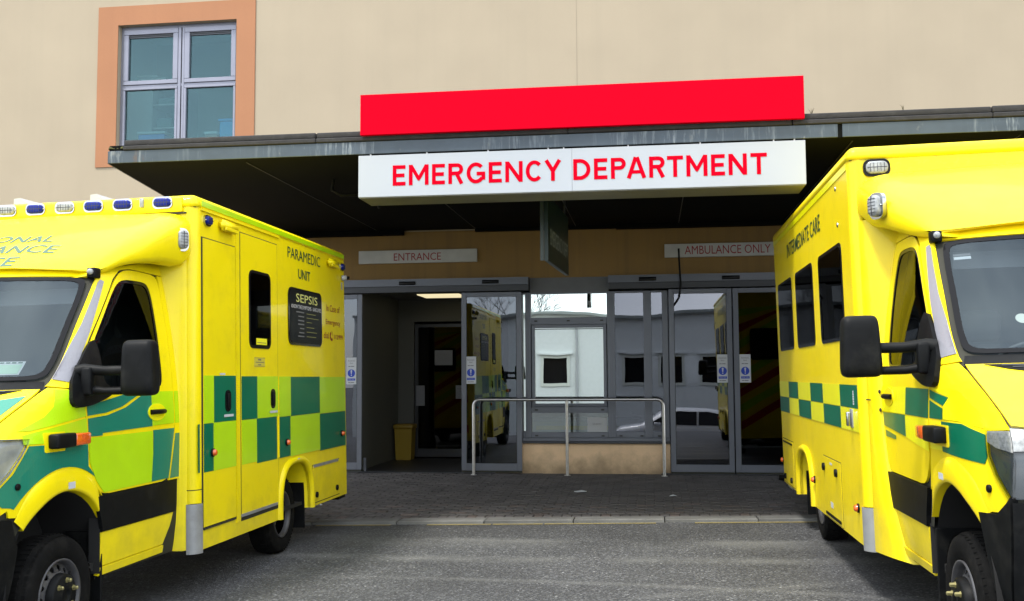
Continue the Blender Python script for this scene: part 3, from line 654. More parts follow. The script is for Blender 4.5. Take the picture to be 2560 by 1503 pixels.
# ---- entrance glazing
def frame_rect(mb, x0, x1, z0, z1, fw, y0, y1, fb=None, ft=None):
    fb = fb or fw; ft = ft or fw
    mb.box(x0, x0+fw, y0, y1, z0, z1, .004, 1); mb.box(x1-fw, x1, y0, y1, z0, z1, .004, 1)
    mb.box(x0+fw, x1-fw, y0+.001, y1-.001, z0, z0+fb, .004, 1); mb.box(x0+fw, x1-fw, y0+.001, y1-.001, z1-ft, z1, .004, 1); return mb
def notice(parent, x0, z0, y):
    """white strip notice: Automatic door, exclamation roundel, Keep clear"""
    f = flat((x0, y, z0), (1, 0, 0), (0, 0, 1)); w_, h_ = .155, .40
    o = plate('notice', PAPER, parent, rect(0, w_, 0, h_), f, .002, .002)
    text('notice_lettering', 'Automatic\ndoor', TXTK, parent, f, .022, w_-.022, .305, .365, .004)
    bars('notice_print', TXTK, parent, f, [(.03, .065, .262, .010), (.07, .12, .262, .010), (.03, .06, .022, .010), (.065, .12, .022, .010)], .004)
    mb = MB(); plate_mb(mb, [(.0775+.058*math.cos(2*math.pi*k/24), .165+.058*math.sin(2*math.pi*k/24)) for k in range(24)], f, .004, .001, smooth=False)
    plate_mb(mb, rect(.018, w_-.018, .055, .088), f, .004, .001, smooth=False); mb.build('notice_roundel', BLUES, parent, recalc=False)
    mb = MB(); plate_mb(mb, [(.0775-.006, .15), (.0775+.006, .15), (.0775+.013, .205), (.0775, .213), (.0775-.013, .205)], f, .006, .001, smooth=False)
    plate_mb(mb, [(.0775+.009*math.cos(2*math.pi*k/12), .133+.009*math.sin(2*math.pi*k/12)) for k in range(12)], f, .006, .001, smooth=False); mb.build('notice_mark', PAPER, parent, recalc=False)
    text('notice_lettering', 'Keep clear', PAPER, parent, f, .030, w_-.030, .063, .080, .006)
def leaf(x0, x1, y0=14.86, y1=14.90, nx=None, gm=DOORG):
    z0, z1 = .03, 2.648
    d_ = frame_rect(MB(), x0, x1, z0, z1, .072, y0, y1, fb=.105, ft=.07).build('sliding_door', FRAME, hosp)
    MB().box(x0+.072, x1-.072, y0+.017, y0+.023, z0+.105, z1-.07).build('pane', gm, d_)
    gk = MB(); 
    for (a, b_) in ((x0+.072, x0+.080), (x1-.080, x1-.072)): gk.box(a, b_, y0+.012, y0+.016, z0+.105, z1-.07)
    gk.build('gasket', SEAM, d_); MB().box(x0+.004, x1-.004, y0+.005, y1-.005, .0, .029).build('floor_guide', SEAM, d_)
    if nx is not None: notice(d_, nx, 1.298, y0+.012)
    return d_
leaf(-5.235, -4.318, nx=-4.558); leaf(-2.800, -1.905, nx=-2.738)
leaf(.240, 1.132, nx=.912); leaf(1.150, 2.045, nx=1.227)
def header(x0, x1):
    h = MB().box(x0, x1, 14.80, 14.995, 2.752, 2.858, .006, 1).box(x0+.002, x1-.002, 14.815, 14.99, 2.660, 2.7515, .004, 1).build('door_header', FRAMED, hosp)
    MB().box(x0, x1, 14.792, 14.7985, 2.752, 2.858).build('cover_strip', FRAME, h); return h
h1 = header(-5.3, -1.788); h2 = header(-.622, 2.93)
for h, xs_ in ((h1, (-3.73, -2.475)), (h2, (-.18, 1.0))):
    for x in xs_: MB().box(x, x+.25, 14.765, 14.7915, 2.768, 2.822, .008, 2).build('sensor', BLKG, h)
# plain lintel between the two headers and the window band
MB().box(-1.786, -.624, 14.965, 14.995, 2.640, 2.856).build('lintel_panel', mat('grey_panel', (.13, .135, .145), .5, var=.08), hosp)
GZ0, GZ1 = .455, 2.640
wb = MB()
for (x0, x1) in ((-2.34, -2.23), (-2.19, -2.11), (-1.99, -1.90), (-1.86, -1.775), (-.655, -.54), (-.125, -.01), (.145, .232)): wb.box(x0, x1, 14.96, 15.05, GZ0+.05, GZ1, .005, 1)
for x in (-.60, -.068, -1.82): wb.box(x-.007, x+.007, 14.945, 14.959, GZ0+.05, GZ1)
wb.box(-2.46, .232, 14.95, 15.06, GZ0, GZ0+.049, .004, 1)
wb.box(-1.774, -.656, 14.965, 15.05, 2.16, 2.265, .004, 1).box(-1.774, -.656, 14.965, 15.05, .865, .955, .004, 1)
wb.box(-1.774, -.656, 14.965, 15.05, GZ0+.05, .585, .004, 1); wb.box(-.539, -.126, 14.966, 15.05, GZ0+.05, .60, .004, 1); wb.box(-.009, .144, 14.966, 15.05, GZ0+.05, .60, .004, 1)
for a_, b_ in ((-2.46, -2.341), (-2.229, -2.191), (-2.109, -1.991), (-1.899, -1.861)): wb.box(a_, b_, 14.966, 15.05, GZ0+.05, .60, .004, 1)
for (x0, x1) in ((-2.46, -2.341), (-2.229, -2.191), (-2.109, -1.991), (-1.899, -1.861), (-1.774, -.656), (-.539, -.126), (-.009, .144)): wb.box(x0, x1, 14.966, 15.05, 2.615, GZ1, .003, 1)
wband = wb.build('window', FRAME, hosp)
frame_rect(MB(), -1.765, -.665, .957, 2.158, .045, 14.955, 15.03).build('casement', FRAME, wband)
mb = MB()
for (x, z) in ((-1.70, 2.215), (-1.22, 2.215), (-.73, 2.215), (-1.70, .91), (-.73, .91), (-1.70, .535), (-.73, .535), (-.47, .535), (-.17, .535), (.08, .535)): mb.box(x-.022, x+.022, 14.950, 14.9645, z-.009, z+.009)
mb.build('drain_cap', SEAM, wband)
MB().box(-1.72, -.71, 14.985, 14.992, 2.115, 2.128).box(-1.72, -.71, 14.985, 14.992, 2.09, 2.10).build('trickle_vent', FRAMED, wband)
for (x0, x1, z0, z1, g) in ((-1.774, -.656, 2.265, 2.615, MIRG), (-1.72, -.71, 1.002, 2.113, MIRG), (-1.774, -.656, .585, .865, WINL), (-.539, -.126, .60, 2.615, DOORG), (-.009, .144, .60, 2.615, DOORG), (-2.46, -2.341, .60, 2.615, DOORG), (-2.229, -2.191, .60, 2.615, DOORG), (-2.109, -1.991, .60, 2.615, MIRG), (-1.899, -1.861, .60, 2.615, MIRG)):
    MB().box(x0, x1, 15.0, 15.006, z0, z1).build('pane', g, wband)
MB().box(-2.48, .236, 14.905, 15.05, .425, .4545, .004, 1).build('window_sill', FRAMED, hosp)
plate('plinth_wall', PLINTH, hosp, rect(-2.46, .232, -.02, .424), fx, .03, .2)
# fixed panels beyond the sliding leaves
MB().box(2.05, 2.12, 14.92, 15.0, 0, 2.655).box(2.85, 2.945, 14.92, 15.0, 0, 2.655).build('door_post', FRAME, hosp)
MB().box(2.125, 2.845, 14.96, 14.966, 0, 2.655).build('side_pane', DOORG, hosp)
MB().box(-5.345, -5.24, 14.92, 15.0, 0, 2.655).build('door_post', FRAME, hosp); MB().box(-4.312, -4.27, 14.93, 14.99, 0, .20).build('threshold_block', FRAME, hosp)
MB().box(-5.3, -2.3, 14.80, 15.1, -.002, .006).box(.1, 2.95, 14.80, 15.1, -.002, .006).build('threshold', FRAMED, hosp)
# interiors
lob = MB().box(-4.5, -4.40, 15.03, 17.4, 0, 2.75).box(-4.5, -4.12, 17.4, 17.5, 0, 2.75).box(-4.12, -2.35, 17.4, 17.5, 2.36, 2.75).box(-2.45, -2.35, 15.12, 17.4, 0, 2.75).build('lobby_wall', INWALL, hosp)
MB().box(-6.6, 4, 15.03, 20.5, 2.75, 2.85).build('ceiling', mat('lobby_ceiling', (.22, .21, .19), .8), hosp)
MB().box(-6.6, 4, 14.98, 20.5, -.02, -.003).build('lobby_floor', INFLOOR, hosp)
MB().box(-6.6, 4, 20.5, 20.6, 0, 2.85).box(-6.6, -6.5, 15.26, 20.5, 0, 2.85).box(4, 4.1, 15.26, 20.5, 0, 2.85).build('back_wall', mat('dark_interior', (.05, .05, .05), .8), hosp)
cl = tag(MB().box(-3.80, -3.1, 16.25, 16.95, 2.735, 2.748).build('ceiling_light', mat('lit_panel', (.9, .85, .6), .5, emis=((1, .86, .52), .38)), None, base=(-3.4, 16.6, 2.748)), 'lit warm rectangular light panel in the lobby ceiling', 'light')
idr = frame_rect(MB(), -4.11, -3.16, .02, 2.32, .06, 17.42, 17.47, fb=.14).build('inner_door', FRAMED, hosp)
MB().box(-4.05, -3.22, 17.44, 17.446, .16, 2.26).build('pane', DARKG, idr)
dp = mat('dim_paper', (.22, .23, .25), .7)
for (x0, x1, z0, z1) in ((-4.08, -3.93, .9, 1.25), (-3.75, -3.44, 1.60, 1.86), (-3.38, -3.2, 1.02, 1.25)): MB().box(x0, x1, 17.405, 17.418, z0, z1).build('paper_notice', dp, idr)
fi = flat((-4.10, 17.402, .92), (1, 0, 0), (0, 0, 1)); text('notice_lettering', 'Automatic\ndoor', TXTK, idr, flat((-3.38, 17.404, 1.02), (1, 0, 0), (0, 0, 1)), .02, .16, .12, .19, .002)
MB().box(-3.15, -2.46, 17.43, 17.46, .02, 2.32).build('inner_side_panel', FRAMED, hosp)
bn = thing('waste_bin', 'yellow waste bin with black lid standing in the lobby against the left wall', 'bin', (-4.2, 17.1, 0))
bb = MB(); bb.grid([[Vector((-4.2+sx*(.13+.02*t), 17.1+sy*(.13+.02*t), t*.52)) for sx, sy in ((-1, -1), (1, -1), (1, 1), (-1, 1))] for t in (0, 1)], False, close=True); bb.build('body', mat('bin_yellow', (.30, .20, .01), .5), bn)
MB().box(-4.37, -4.03, 16.93, 17.27, .521, .60, .02, 2).build('lid', mat('bin_lid_yellow', (.24, .155, .01), .5), bn)
# desk and papers behind the low pane
dk = thing('reception_desk', 'pale reception desk with a yellow edge seen through the lowest pane', 'desk', (-1.2, 15.6, 0))
MB().box(-2.2, -.2, 15.35, 16.1, .72, .76).build('desk_top', WHITE, dk); MB().box(-1.75, -.2, 15.34, 15.348, .60, .66).build('edge_strip', YEL, dk); MB().box(-2.2, -.2, 15.36, 15.40, 0, .715).build('front_panel', mat('desk_panel', (.5, .52, .42), .6), dk)
pn = thing('paper_sign', 'white paper sheet reading NO ENTRY taped inside the lowest window pane', 'notice', (-.8, 15.0, .60))
plate('sheet', WHITE, pn, rect(-.955, -.672, .590, .800), flat((0, 14.992, 0), (1, 0, 0), (0, 0, 1)), .002, .001)
text('lettering', 'NO ENTRY', TXTK, pn, flat((0, 14.992, 0), (1, 0, 0), (0, 0, 1)), -.88, -.75, .69, .715, .004)
# handrail
rl = thing('handrail', 'brushed steel tubular handrail with three posts in front of the low window wall', 'railing', (-1.2, 14.62, 0))
RY = 14.55
pts = [(-2.565, RY, .0), (-2.565, RY, .98)]+[(-2.565+.09*(1-math.cos(R(a))), RY, .98+.09*math.sin(R(a))) for a in (22, 45, 68, 90)]+[(.05, RY, 1.07)]+[(.05+.09*math.sin(R(a)), RY, .98+.09*math.cos(R(a))) for a in (22, 45, 68, 90)]+[(.14, RY, .0)]
MB().tube(pts, .0235, 14).build('rail', RAILM, rl)
MB().tube([(-1.22, RY, 0), (-1.22, RY, 1.06)], .022, 14).build('post', RAILM, rl)
mb = MB()
for x in (-2.565, -1.22, .14): mb.lathe([(0, .045), (.006, .045), (.006, .024)], (x, RY, 0), (0, 0, 1), 16)
mb.build('base_flange', RAILM, rl)

# ------------------------------------------------------------------ ambulances
SD = [(.30, .93), (.45, .955), (.65, .975), (.9, .98), (1.2, .985), (1.45, .978), (1.6, .965), (1.9, .93), (2.3, .86), (2.42, .835), (2.55, .78)]
UK = [(.22, 2.10), (.6, 2.22), (.9, 2.26), (1.1, 2.25), (1.24, 2.20), (1.30, 2.10), (1.42, 1.86), (1.565, 1.555), (1.6, 1.50), (2.0, 1.125), (2.28, .865), (2.36, .78), (2.5, .60)]
VK = [(.22, .86), (.6, .90), (.9, .90), (1.25, .87), (1.57, .885), (1.6, .885), (2.0, .845), (2.3, .80), (2.5, .74)]
BU = [(.22, .20), (.6, .24), (.9, .22), (1.25, .20), (1.4, .26), (1.565, .27), (1.6, .26), (2.3, .24), (2.5, .24)]
def make_ambulance(st, label, cx, mside, yel):
    """local frame: x = lateral, y = -forward (forward faces the camera), z up; the box front face is y = 0"""
    A = thing('ambulance', label, 'ambulance', (cx, 7.15, zr(cx)), (0, -TILT, 0), 'ambulances parked nose out before the entrance', local=True)
    LEFT = st == 'left'
    LEN, HT = (3.71, 2.985) if LEFT else (4.40, 3.07)
    BH = 1.10; CAPZ = HT-.093; LOW = .35
    wu = 1.50 if LEFT else 1.62; wr = -2.02 if LEFT else -2.62; WRAD = .352
    def sv(u, w_):
        b = cat(SD, w_); k = cat(UK, w_); d = k-u; D = .30 if w_ > 1.6 else .30+.30*ss((1.6-w_)/.25)
        if d < D: t = 1-max(0, d)/D; b = b-(b-cat(VK, w_))*t*t
        return b
    def side_fn(s):
        fn = lambda u, w_: Vector((s*sv(u, w_), -u, w_))
        return surf(fn, -s)
    def front_pt(s_, w_): q = abs(s_)**2.3; return Vector((mside*s_*cat(VK, w_), -(cat(UK, w_)+cat(BU, w_)*(1-q)), w_))
    ff = surf(front_pt, mside)
    # check orientation of both maps: positive offset must go outwards
    def fix(fn, p, outward):
        return fn if (fn(*p, .1)-fn(*p, 0)).dot(outward) > 0 else (lambda a, b, d, g=fn: g(a, b, -d))
    ff = fix(ff, (0, 1.0), Vector((0, -1, 0)))
    sides = [(mside, True), (-mside, False)]
    ARC = (wu, .45, .635, .50)          # arch centre, outer and inner radius
    def arch(r, a0, a1, n=18, cw=.45): return [(wu+r*math.cos(R(a0+(a1-a0)*i/n)), cw+r*math.sin(R(a0+(a1-a0)*i/n))) for i in range(n+1)]
    GL = [(.255, 1.60), (.255, 2.20), (.275, 2.27), (.33, 2.30), (.60, 2.295), (.69, 2.265), (.78, 2.19), (1.08, 1.87), (1.27, 1.62), (1.29, 1.56), (1.20, 1.54), (.30, 1.545)]
    GL = chaikin(GL, 2)
    for s, vis in sides:
        sf = fix(side_fn(s), (.5, 1.2), Vector((s, 0, 0)))
        out_ = [(.03, .36), (1.08, .36), (1.09, .66)]+arch(.52, 156, 24, 18)+[(wu+.47, .60), (wu+.46, .25), (2.05, .25), (2.12, .3)]
        kk = [(cat(UK, .3+i*(2.44-.3)/40)-.004, .3+i*(2.44-.3)/40) for i in range(41)]
        out_ += kk[1:]+[(.62, 2.48), (.3, 2.49), (.03, 2.47)]
        plate('inner_skin', SEAM, A, out_, sf, -.014, .0, step=.14, holes=[GL], skirt=False)
        g = .006
        # A pillar and roof rail
        pil = [(.035, 2.372), (.50, 2.378), (.62, 2.36), (.72, 2.29), (.80, 2.205), (1.12, 1.87), (1.32, 1.62), (1.36, 1.555), (1.54, 1.575)]
        pil += [(cat(UK, 1.6+i*.84/16)-.001, 1.6+i*.84/16) for i in range(17)]+[(.62, 2.475), (.3, 2.488), (.035, 2.465)]
        plate('pillar_panel', yel, A, pil, sf, 0, .012, step=.1)
        # door with window opening
        door = [(.115, 2.365), (.115, 1.25), (.20, .895), (.235, .887), (1.165, .887), (1.095, .897), (1.225, 1.035), (1.262, 1.20), (1.282, 1.44), (1.345, 1.535), (1.31, 1.61), (1.11, 1.862), (.79, 2.197), (.71, 2.282), (.615, 2.352), (.50, 2.370)]
        door = [(.115, 2.365), (.115, 1.25), (.20, .889), (1.10, .889), (1.20, 1.0), (1.255, 1.14), (1.275, 1.40), (1.300, 1.50), (1.345, 1.55), (1.31, 1.61), (1.11, 1.862), (.79, 2.197), (.71, 2.282), (.615, 2.352), (.50, 2.370)]
        door = chaikin(door, 2); dr = plate('door', yel, A, door, sf, .002, .014, step=.1, holes=[GL])
        gl2 = [((p[0]-.7)*.955+.70, (p[1]-1.93)*.94+1.93) for p in GL]
        plate('window_seal', BLKG, dr, GL, sf, -.002, .012, step=.12, holes=[gl2])
        plate('door_window', CABG, dr, gl2, sf, -.008, .004, step=.045)
        # rear edge panel, trim band, sill
        plate('rear_pillar', yel, A, [(.03, 2.365), (.03, .887), (.19, .887), (.107, 1.25), (.107, 2.365)], sf, 0, .012, step=.12)
        plate('trim_band', BLK, A, [(.10, .659), (1.087, .659), (1.10, .72), (1.165, .882), (.10, .882)], sf, .012, .025, step=.12)
        plate('sill_panel', yel, A, [(.24, .445), (1.085, .440), (1.087, .653), (.12, .653), (.16, .56)], sf, .002, .014, step=.12)
        plate('sill_step', yel, A, [(.24, .39), (1.085, .385), (1.085, .434), (.24, .438)], sf, .010, .03, step=.12)
        # front wing
        ar = [p for p in arch(.625, 128, 36, 14)]
        hl_back = [(1.83, 1.275), (1.90, 1.19), (1.99, 1.10), (2.08, 1.03), (2.25, .965)] if LEFT else [(2.035, 1.24), (2.065, 1.13), (2.13, 1.04), (2.245, .935)]
        tip = [(2.0, .905), (2.09, .87), (2.16, .875)]
        wing = [(1.283, 1.44), (1.29, 1.493), (1.40, 1.56), (1.545, 1.567)]+[(cat(UK, 1.56-i*.29/8)-.002, 1.56-i*.29/8) for i in range(1, 8)]
        top_end = 1.285 if LEFT else 1.25
        wing = [(1.265, 1.15), (1.283, 1.40), (1.308, 1.497), (1.36, 1.548), (1.54, 1.565)]+[(cat(UK, w_)-.002, w_) for w_ in (1.53, 1.48, 1.43, 1.38, 1.33, top_end)]+hl_back+tip[::-1]+[(1.99, .865)]+arch(.60, 43, 135, 16)
        plate('front_wing', yel, A, wing, sf, 0, .012, step=.09)
        # flare, proud of the wing
        fl = MB(); rws = []
        for i in range(31):
            an = 147-i*(147-41)/30; c_, s_ = math.cos(R(an)), math.sin(R(an)); row = []; k_ = ss((147-an)/30)*(1-.30*ss((62-an)/22)); k2 = ss((147-an)/30)*(1-ss((64-an)/24)); nn_ = Vector((s, 0, 0))
            for q_, of in ((1, .001), (.90, .011), (.55, .018), (.15, .024), (.03, .020), (.0, .008), (.0, -.10)):
                r_ = .50+.13*k_*q_+.004; of = of*(.30+.70*k2) if of > 0 else of; row.append(sf(wu+r_*c_, .45+r_*s_, 0)+nn_*of)
            rws.append(row)
        fl.grid(rws).build('arch_flare', yel, A)
        # wheel arch liner
        ln = MB(); rws = []
        for i in range(25):
            an = 200-i*220/24; c_, s_ = math.cos(R(an)), math.sin(R(an))
            rws.append([Vector((s*v_, -(wu+.50*c_), .45+.50*s_)) for v_ in (.95, .80, .55)])
        ln.grid(rws); rws = [[Vector((s*.55, -(wu+r_*math.cos(R(a))), .45+r_*math.sin(R(a)))) for r_ in (0, .5)] for a in range(200, -21, -10)]; ln.grid(rws, False)
        ln.build('arch_liner', DARK, A)
        MB().box(min(s*.72, s*.965), max(s*.72, s*.965), -(wu-.43), -(wu-.45), .20, .66, .004, 1).build('mud_flap', BLK, A)
        sk = MB(); sk.grid([[Vector((s*.97, -(1.09), z)), Vector((s*.90, -1.10, z))] for z in (.40, .66, .88)], False); sk.build('sill_end', DARK, A)
        # bumper corner
        bpoly = [(wu+.475, .30), (2.02, .24), (cat(UK, .24), .24)]+[(cat(UK, w_), w_) for w_ in (.4, .6, .8, .955)]+([(2.24, .955), (2.15, .866), (1.985, .856), (wu+.43, .70)] if LEFT else [(2.23, .925), (2.15, .866), (1.985, .856), (wu+.40, .72)])
        bp = plate('bumper_corner', BLK, A, bpoly, sf, .014, .05, step=.08)
        # headlight, side part
        hb = hl_back
        hp = hb+[(cat(UK, w_), w_) for w_ in (.97, 1.05, 1.15, 1.22, top_end)]
        if not LEFT: hp = [(2.04, 1.243), (2.07, 1.13), (2.135, 1.045), (2.25, .94)]+[(cat(UK, w_), w_) for w_ in (1.0, 1.1, 1.2, 1.25)]
        hl = plate('headlight', LAMPG, A, hp, sf, .016, .02, step=.05)
        plate('reflector', mat('lamp_housing', (.42, .43, .43) if LEFT else (.075, .085, .095), .3, metal=.2, var=.3, vscale=9), hl, [(p[0]*1.0, p[1]) for p in hp], sf, -.009, .0, step=.05, skirt=False)
        if not LEFT: plate('clear_band', mat('clear_ribbed_lens', (.42, .42, .41), .2, var=.35, vscale=60, coat=.8), hl, [(2.05, 1.238), (2.058, 1.19), (2.13, 1.165), (cat(UK, 1.15), 1.15), (cat(UK, 1.2), 1.2), (cat(UK, 1.245), 1.245)], sf, .008, .003, step=.05)
        # side marker (amber) arm
        u0, u1 = (1.36, 1.68) if LEFT else (1.24, 1.60)
        ww = 1.255 if LEFT else 1.195
        ind = MB(); ind.box(min(s*.985, s*1.055), max(s*.985, s*1.055), -u1, -(u0+.13), ww-.042, ww+.042, .012, 2).build('side_marker', BLK, A)
        MB().box(min(s*.992, s*1.052), max(s*.992, s*1.052), -(u0+.128), -(u0-.03), ww-.036, ww+.036, .010, 2).build('amber_lens', AMBER, ind if False else A)
        plate('marker_backing', yel, A, rr(u0+.15, u1+.03, ww-.062, ww+.05, .01), sf, .006, .01, step=.08)
        # handle with recess
        hc = (.385, 1.378) if LEFT else (.33, 1.365)
        plate('handle_recess', YELB if LEFT else yel, dr, [(hc[0]+.125*math.cos(2*math.pi*k/24), hc[1]+.06*math.sin(2*math.pi*k/24)) for k in range(24)], sf, .011, .006, step=.06)
        mb = MB(); mb.tube([sf(hc[0]+.10-.2*i/8, hc[1]+.002, .016+.018*math.sin(math.pi*i/8)) for i in range(9)], .017, 8); mb.build('door_handle', BLK, dr)
        # small round repeater on the wing
        c_ = (1.93, 1.025) if LEFT else (2.08, .975)
        mb = MB(); p_ = sf(*c_, 0); nn = (sf(*c_, 1)-p_).normalized(); mb.lathe([(0, .019), (.010, .019), (.014, .011), (.014, 0)], p_, nn, 14); mb.build('parking_sensor', BLK, A)
        # silver strip on the pillar
        plate('pillar_strip', SILV, A, [(1.49, 1.615), (1.39, 1.595), (1.31, 1.67), (1.10, 1.91), (.815, 2.262), (.838, 2.272), (.87, 2.25), (1.13, 1.965)], sf, .004, .003, step=.03)
        # mirror
        sail = [(1.455, 1.435), (1.25, 1.445), (.98, 1.51), (1.02, 1.56), (1.10, 1.60), (1.10, 1.83), (1.13, 1.86), (1.40, 1.59)]
        sail = chaikin(sail, 2); sl = plate('mirror_mount', BLK, A, sail, sf, .030, .035, step=.1)
        for (wa, wb_, rr_) in ((1.655, 1.66, .030), (1.54, 1.535, .024)):
            MB().tube([sf(1.30, wa, .01), sf(1.29, wa, .05), Vector((s*1.10, -1.27, wb_)), Vector((s*1.28, -1.26, wb_))], [rr_*1.5, rr_*1.2, rr_, rr_], 10).build('mirror_arm', BLK, sl)
        pb = MB(); pb.box(min(s*.975, s*1.045), max(s*.975, s*1.045), -1.34, -1.27, 1.51, 1.685, .018, 3); pb.build('mirror_bracket', BLK, sl)
        rws = []; P_ = lambda t, e: math.copysign(abs(t)**e, t)
        for i in range(17):
            ph = R(-90+180*i/16); row = []
            for j in range(36):
                th = R(10*j); cx_, cz_ = P_(math.cos(th), .28), P_(math.sin(th), .28); k_ = P_(math.cos(ph), .38)
                row.append(Vector((s*(1.332+.106*cx_*k_*(1-.07*cz_)), -1.27-.07*P_(math.sin(ph), .6), 1.672+.172*cz_*k_)))
            rws.append(row)
        MB().grid(rws, close=True).build('mirror_housing', BLK, sl)
        plate('mirror_glass', CHROME, sl, rr(1.25, 1.41, 1.53, 1.81, .03), flat((0, -1.203, 0), (-1, 0, 0), (0, 0, 1)) if s < 0 else flat((0, -1.203, 0), (-1, 0, 0), (0, 0, 1)), .0, .003) if False else None
        # camera pod at the pillar head
        mb = MB(); p_ = sf(.86, 2.33, 0); mb.box(p_.x-.03, p_.x+.03, p_.y-.05, p_.y+.03, p_.z-.05, p_.z+.02, .01, 2); pod = mb.build('marker_pod', BLK, A)
        MB().lathe([(0, .02), (.018, .02), (.024, .012), (.026, 0)], p_+Vector((0, -.05, -.01)), (s*.3, -1, 0), 14).build('lens', CLEARL, pod)
        if LEFT:
            LF = [[(1.283, 1.475), (1.40, 1.552), (1.52, 1.557), (1.60, 1.42), (1.70, 1.385), (1.70, 1.35), (1.249, 1.385)],
                  [(1.72, 1.378), (1.84, 1.345), (1.93, 1.32), (1.93, 1.30), (1.86, 1.29), (1.84, 1.255), (1.70, 1.240), (1.252, 1.235), (1.252, 1.365), (1.70, 1.32), (1.72, 1.33)]]
            LF = [[(1.287, 1.44), (1.31, 1.495), (1.37, 1.545), (1.51, 1.552), (1.57, 1.45), (1.66, 1.395), (1.80, 1.35), (1.88, 1.325), (1.80, 1.322), (1.279, 1.385)],
                  [(1.278, 1.372), (1.80, 1.308), (1.86, 1.298), (1.87, 1.25), (1.262, 1.235)]]
            for q in LF: plate('lime_panel', LIME, A, q, sf, .003, .002, step=.1)
            tq = [(1.258, 1.225), (1.85, 1.24), (1.87, 1.20), (1.96, 1.11), (2.04, 1.045), (2.12, 1.0), (2.05, .935), (1.96, .925)]+arch(.65, 43, 125, 12)+[(1.245, 1.04)]
            tq = [(1.262, 1.225), (1.83, 1.24), (1.875, 1.19), (1.96, 1.095), (2.05, 1.03), (2.12, .99), (2.04, .925), (1.975, .915)]+arch(.645, 45, 130, 14)+[(1.252, 1.08)]
            plate('green_panel', TEAL, A, tq, sf, .003, .002, step=.1)
            for q, m_ in (([(1.268, 1.446), (.98, 1.486), (.80, 1.512), (.60, 1.512), (.85, 1.43), (1.05, 1.398), (1.264, 1.386)], TEAL),
                          ([(1.26, 1.369), (1.03, 1.382), (.80, 1.425), (.58, 1.50), (.53, 1.515), (.451, 1.515), (.451, 1.284), (1.097, 1.272), (1.097, 1.257), (1.258, 1.259)], TEAL),
                          ([(1.254, 1.250), (.451, 1.250), (.44, 1.089), (.455, .903), (1.07, .900), (1.16, .98), (1.24, 1.10)], LIME),
                          ([(.437, 1.255), (.125, 1.255), (.205, .905), (.452, .903), (.436, 1.089)], TEAL),
                          ([(.448, 1.52), (.125, 1.52), (.125, 1.29), (.448, 1.286)], LIME)): plate('film_panel', m_, dr, q, sf, .006, .002, step=.1)
            plate('green_panel', TEAL, A, [(.10, 1.215), (.04, 1.215), (.04, .90), (.175, .90)], sf, .003, .002, step=.1)
            plate('lime_panel', LIME, A, [(.10, 1.52), (.04, 1.52), (.04, 1.29), (.10, 1.29)], sf, .003, .002)
            plate('sticker', PAPER, A, rect(1.43, 1.50, .967, 1.006), lambda a, b, d: sf(a, b, d+.024), .002, .002)
        else:
            for q, m_ in (([(.771, 1.431), (1.268, 1.428), (1.25, 1.268), (.743, 1.27)], TEALS), ([(.15, 1.263), (.735, 1.265), (.735, 1.137), (.17, 1.178)], TEALS),
                          ([(.125, 1.429), (.768, 1.431), (.740, 1.270), (.125, 1.268)], YELB), ([(.738, 1.262), (1.245, 1.264), (1.235, 1.085), (1.0, 1.105), (.738, 1.135)], YELB),
                          ([(.20, 1.150), (.47, 1.128), (.47, 1.104), (.21, 1.110)], TEALS)): plate('film_panel', m_, dr, q, sf, .006, .002, step=.1)
            for q, m_ in (([(1.29, 1.425), (1.575, 1.387), (1.532, 1.343), (1.285, 1.382)], TEALS), ([(1.283, 1.367), (1.52, 1.330), (1.52, 1.272), (1.272, 1.270)], TEALS),
                          ([(1.50, 1.262), (1.80, 1.262), (2.03, 1.222), (2.06, 1.12)]+[(2.04, 1.085), (1.80, 1.095), (1.50, 1.105)], TEALS),
                          ([(1.32, 1.432), (1.66, 1.425), (1.90, 1.33), (2.02, 1.25), (1.75, 1.275), (1.535, 1.275), (1.535, 1.345), (1.59, 1.39)], YELB),
                          ([(1.27, 1.262), (1.49, 1.262), (1.49, 1.108), (1.262, 1.105)], YELB)): plate('film_panel', m_, A, q, sf, .003, .002, step=.1)
            plate('sticker', PAPER, A, rect(1.47, 1.55, .962, .996), lambda a, b, d: sf(a, b, d+.024), .002, .002)
    # ---- front: bonnet, windscreen, grille, bumper
    ws = [(-.955, 1.612), (.955, 1.612), (.965, 1.70), (.955, 2.22), (.93, 2.285), (-.93, 2.285), (-.955, 2.22), (-.965, 1.70)]
    ws = chaikin(ws, 2)
    plate('front_skin', SEAM, A, [(-.995, .25), (.995, .25), (.995, 2.40), (-.995, 2.40)], ff, -.014, 0, step=(.08, .07), holes=[ws], skirt=False)
    fr_in = [(p[0]*.965, 1.94+(p[1]-1.94)*.93) for p in ws]
    wsg = plate('windscreen', WSG, A, ws, ff, -.002, .005, step=(.1, .1))
    plate('black_border', BLKG, wsg, ws, ff, .0005, .003, step=(.1, .1), holes=[fr_in])
    plate('header_panel', yel, A, [(-.998, 2.293), (.998, 2.293), (.998, 2.44), (-.998, 2.44)], ff, 0, .012, step=(.1, .05))
    hood = [(-.985, 1.555), (-.985, 1.27), (-.80, 1.245), (.80, 1.245), (.985, 1.27), (.985, 1.555)]
    hood = hood[::-1]
    bon = plate('bonnet', yel, A, hood, ff, .002, .012, step=(.08, .04))
    plate('scuttle', BLK, A, [(-.99, 1.563), (.99, 1.563), (.965, 1.606), (-.965, 1.606)], ff, -.006, .01, step=(.1, .05))
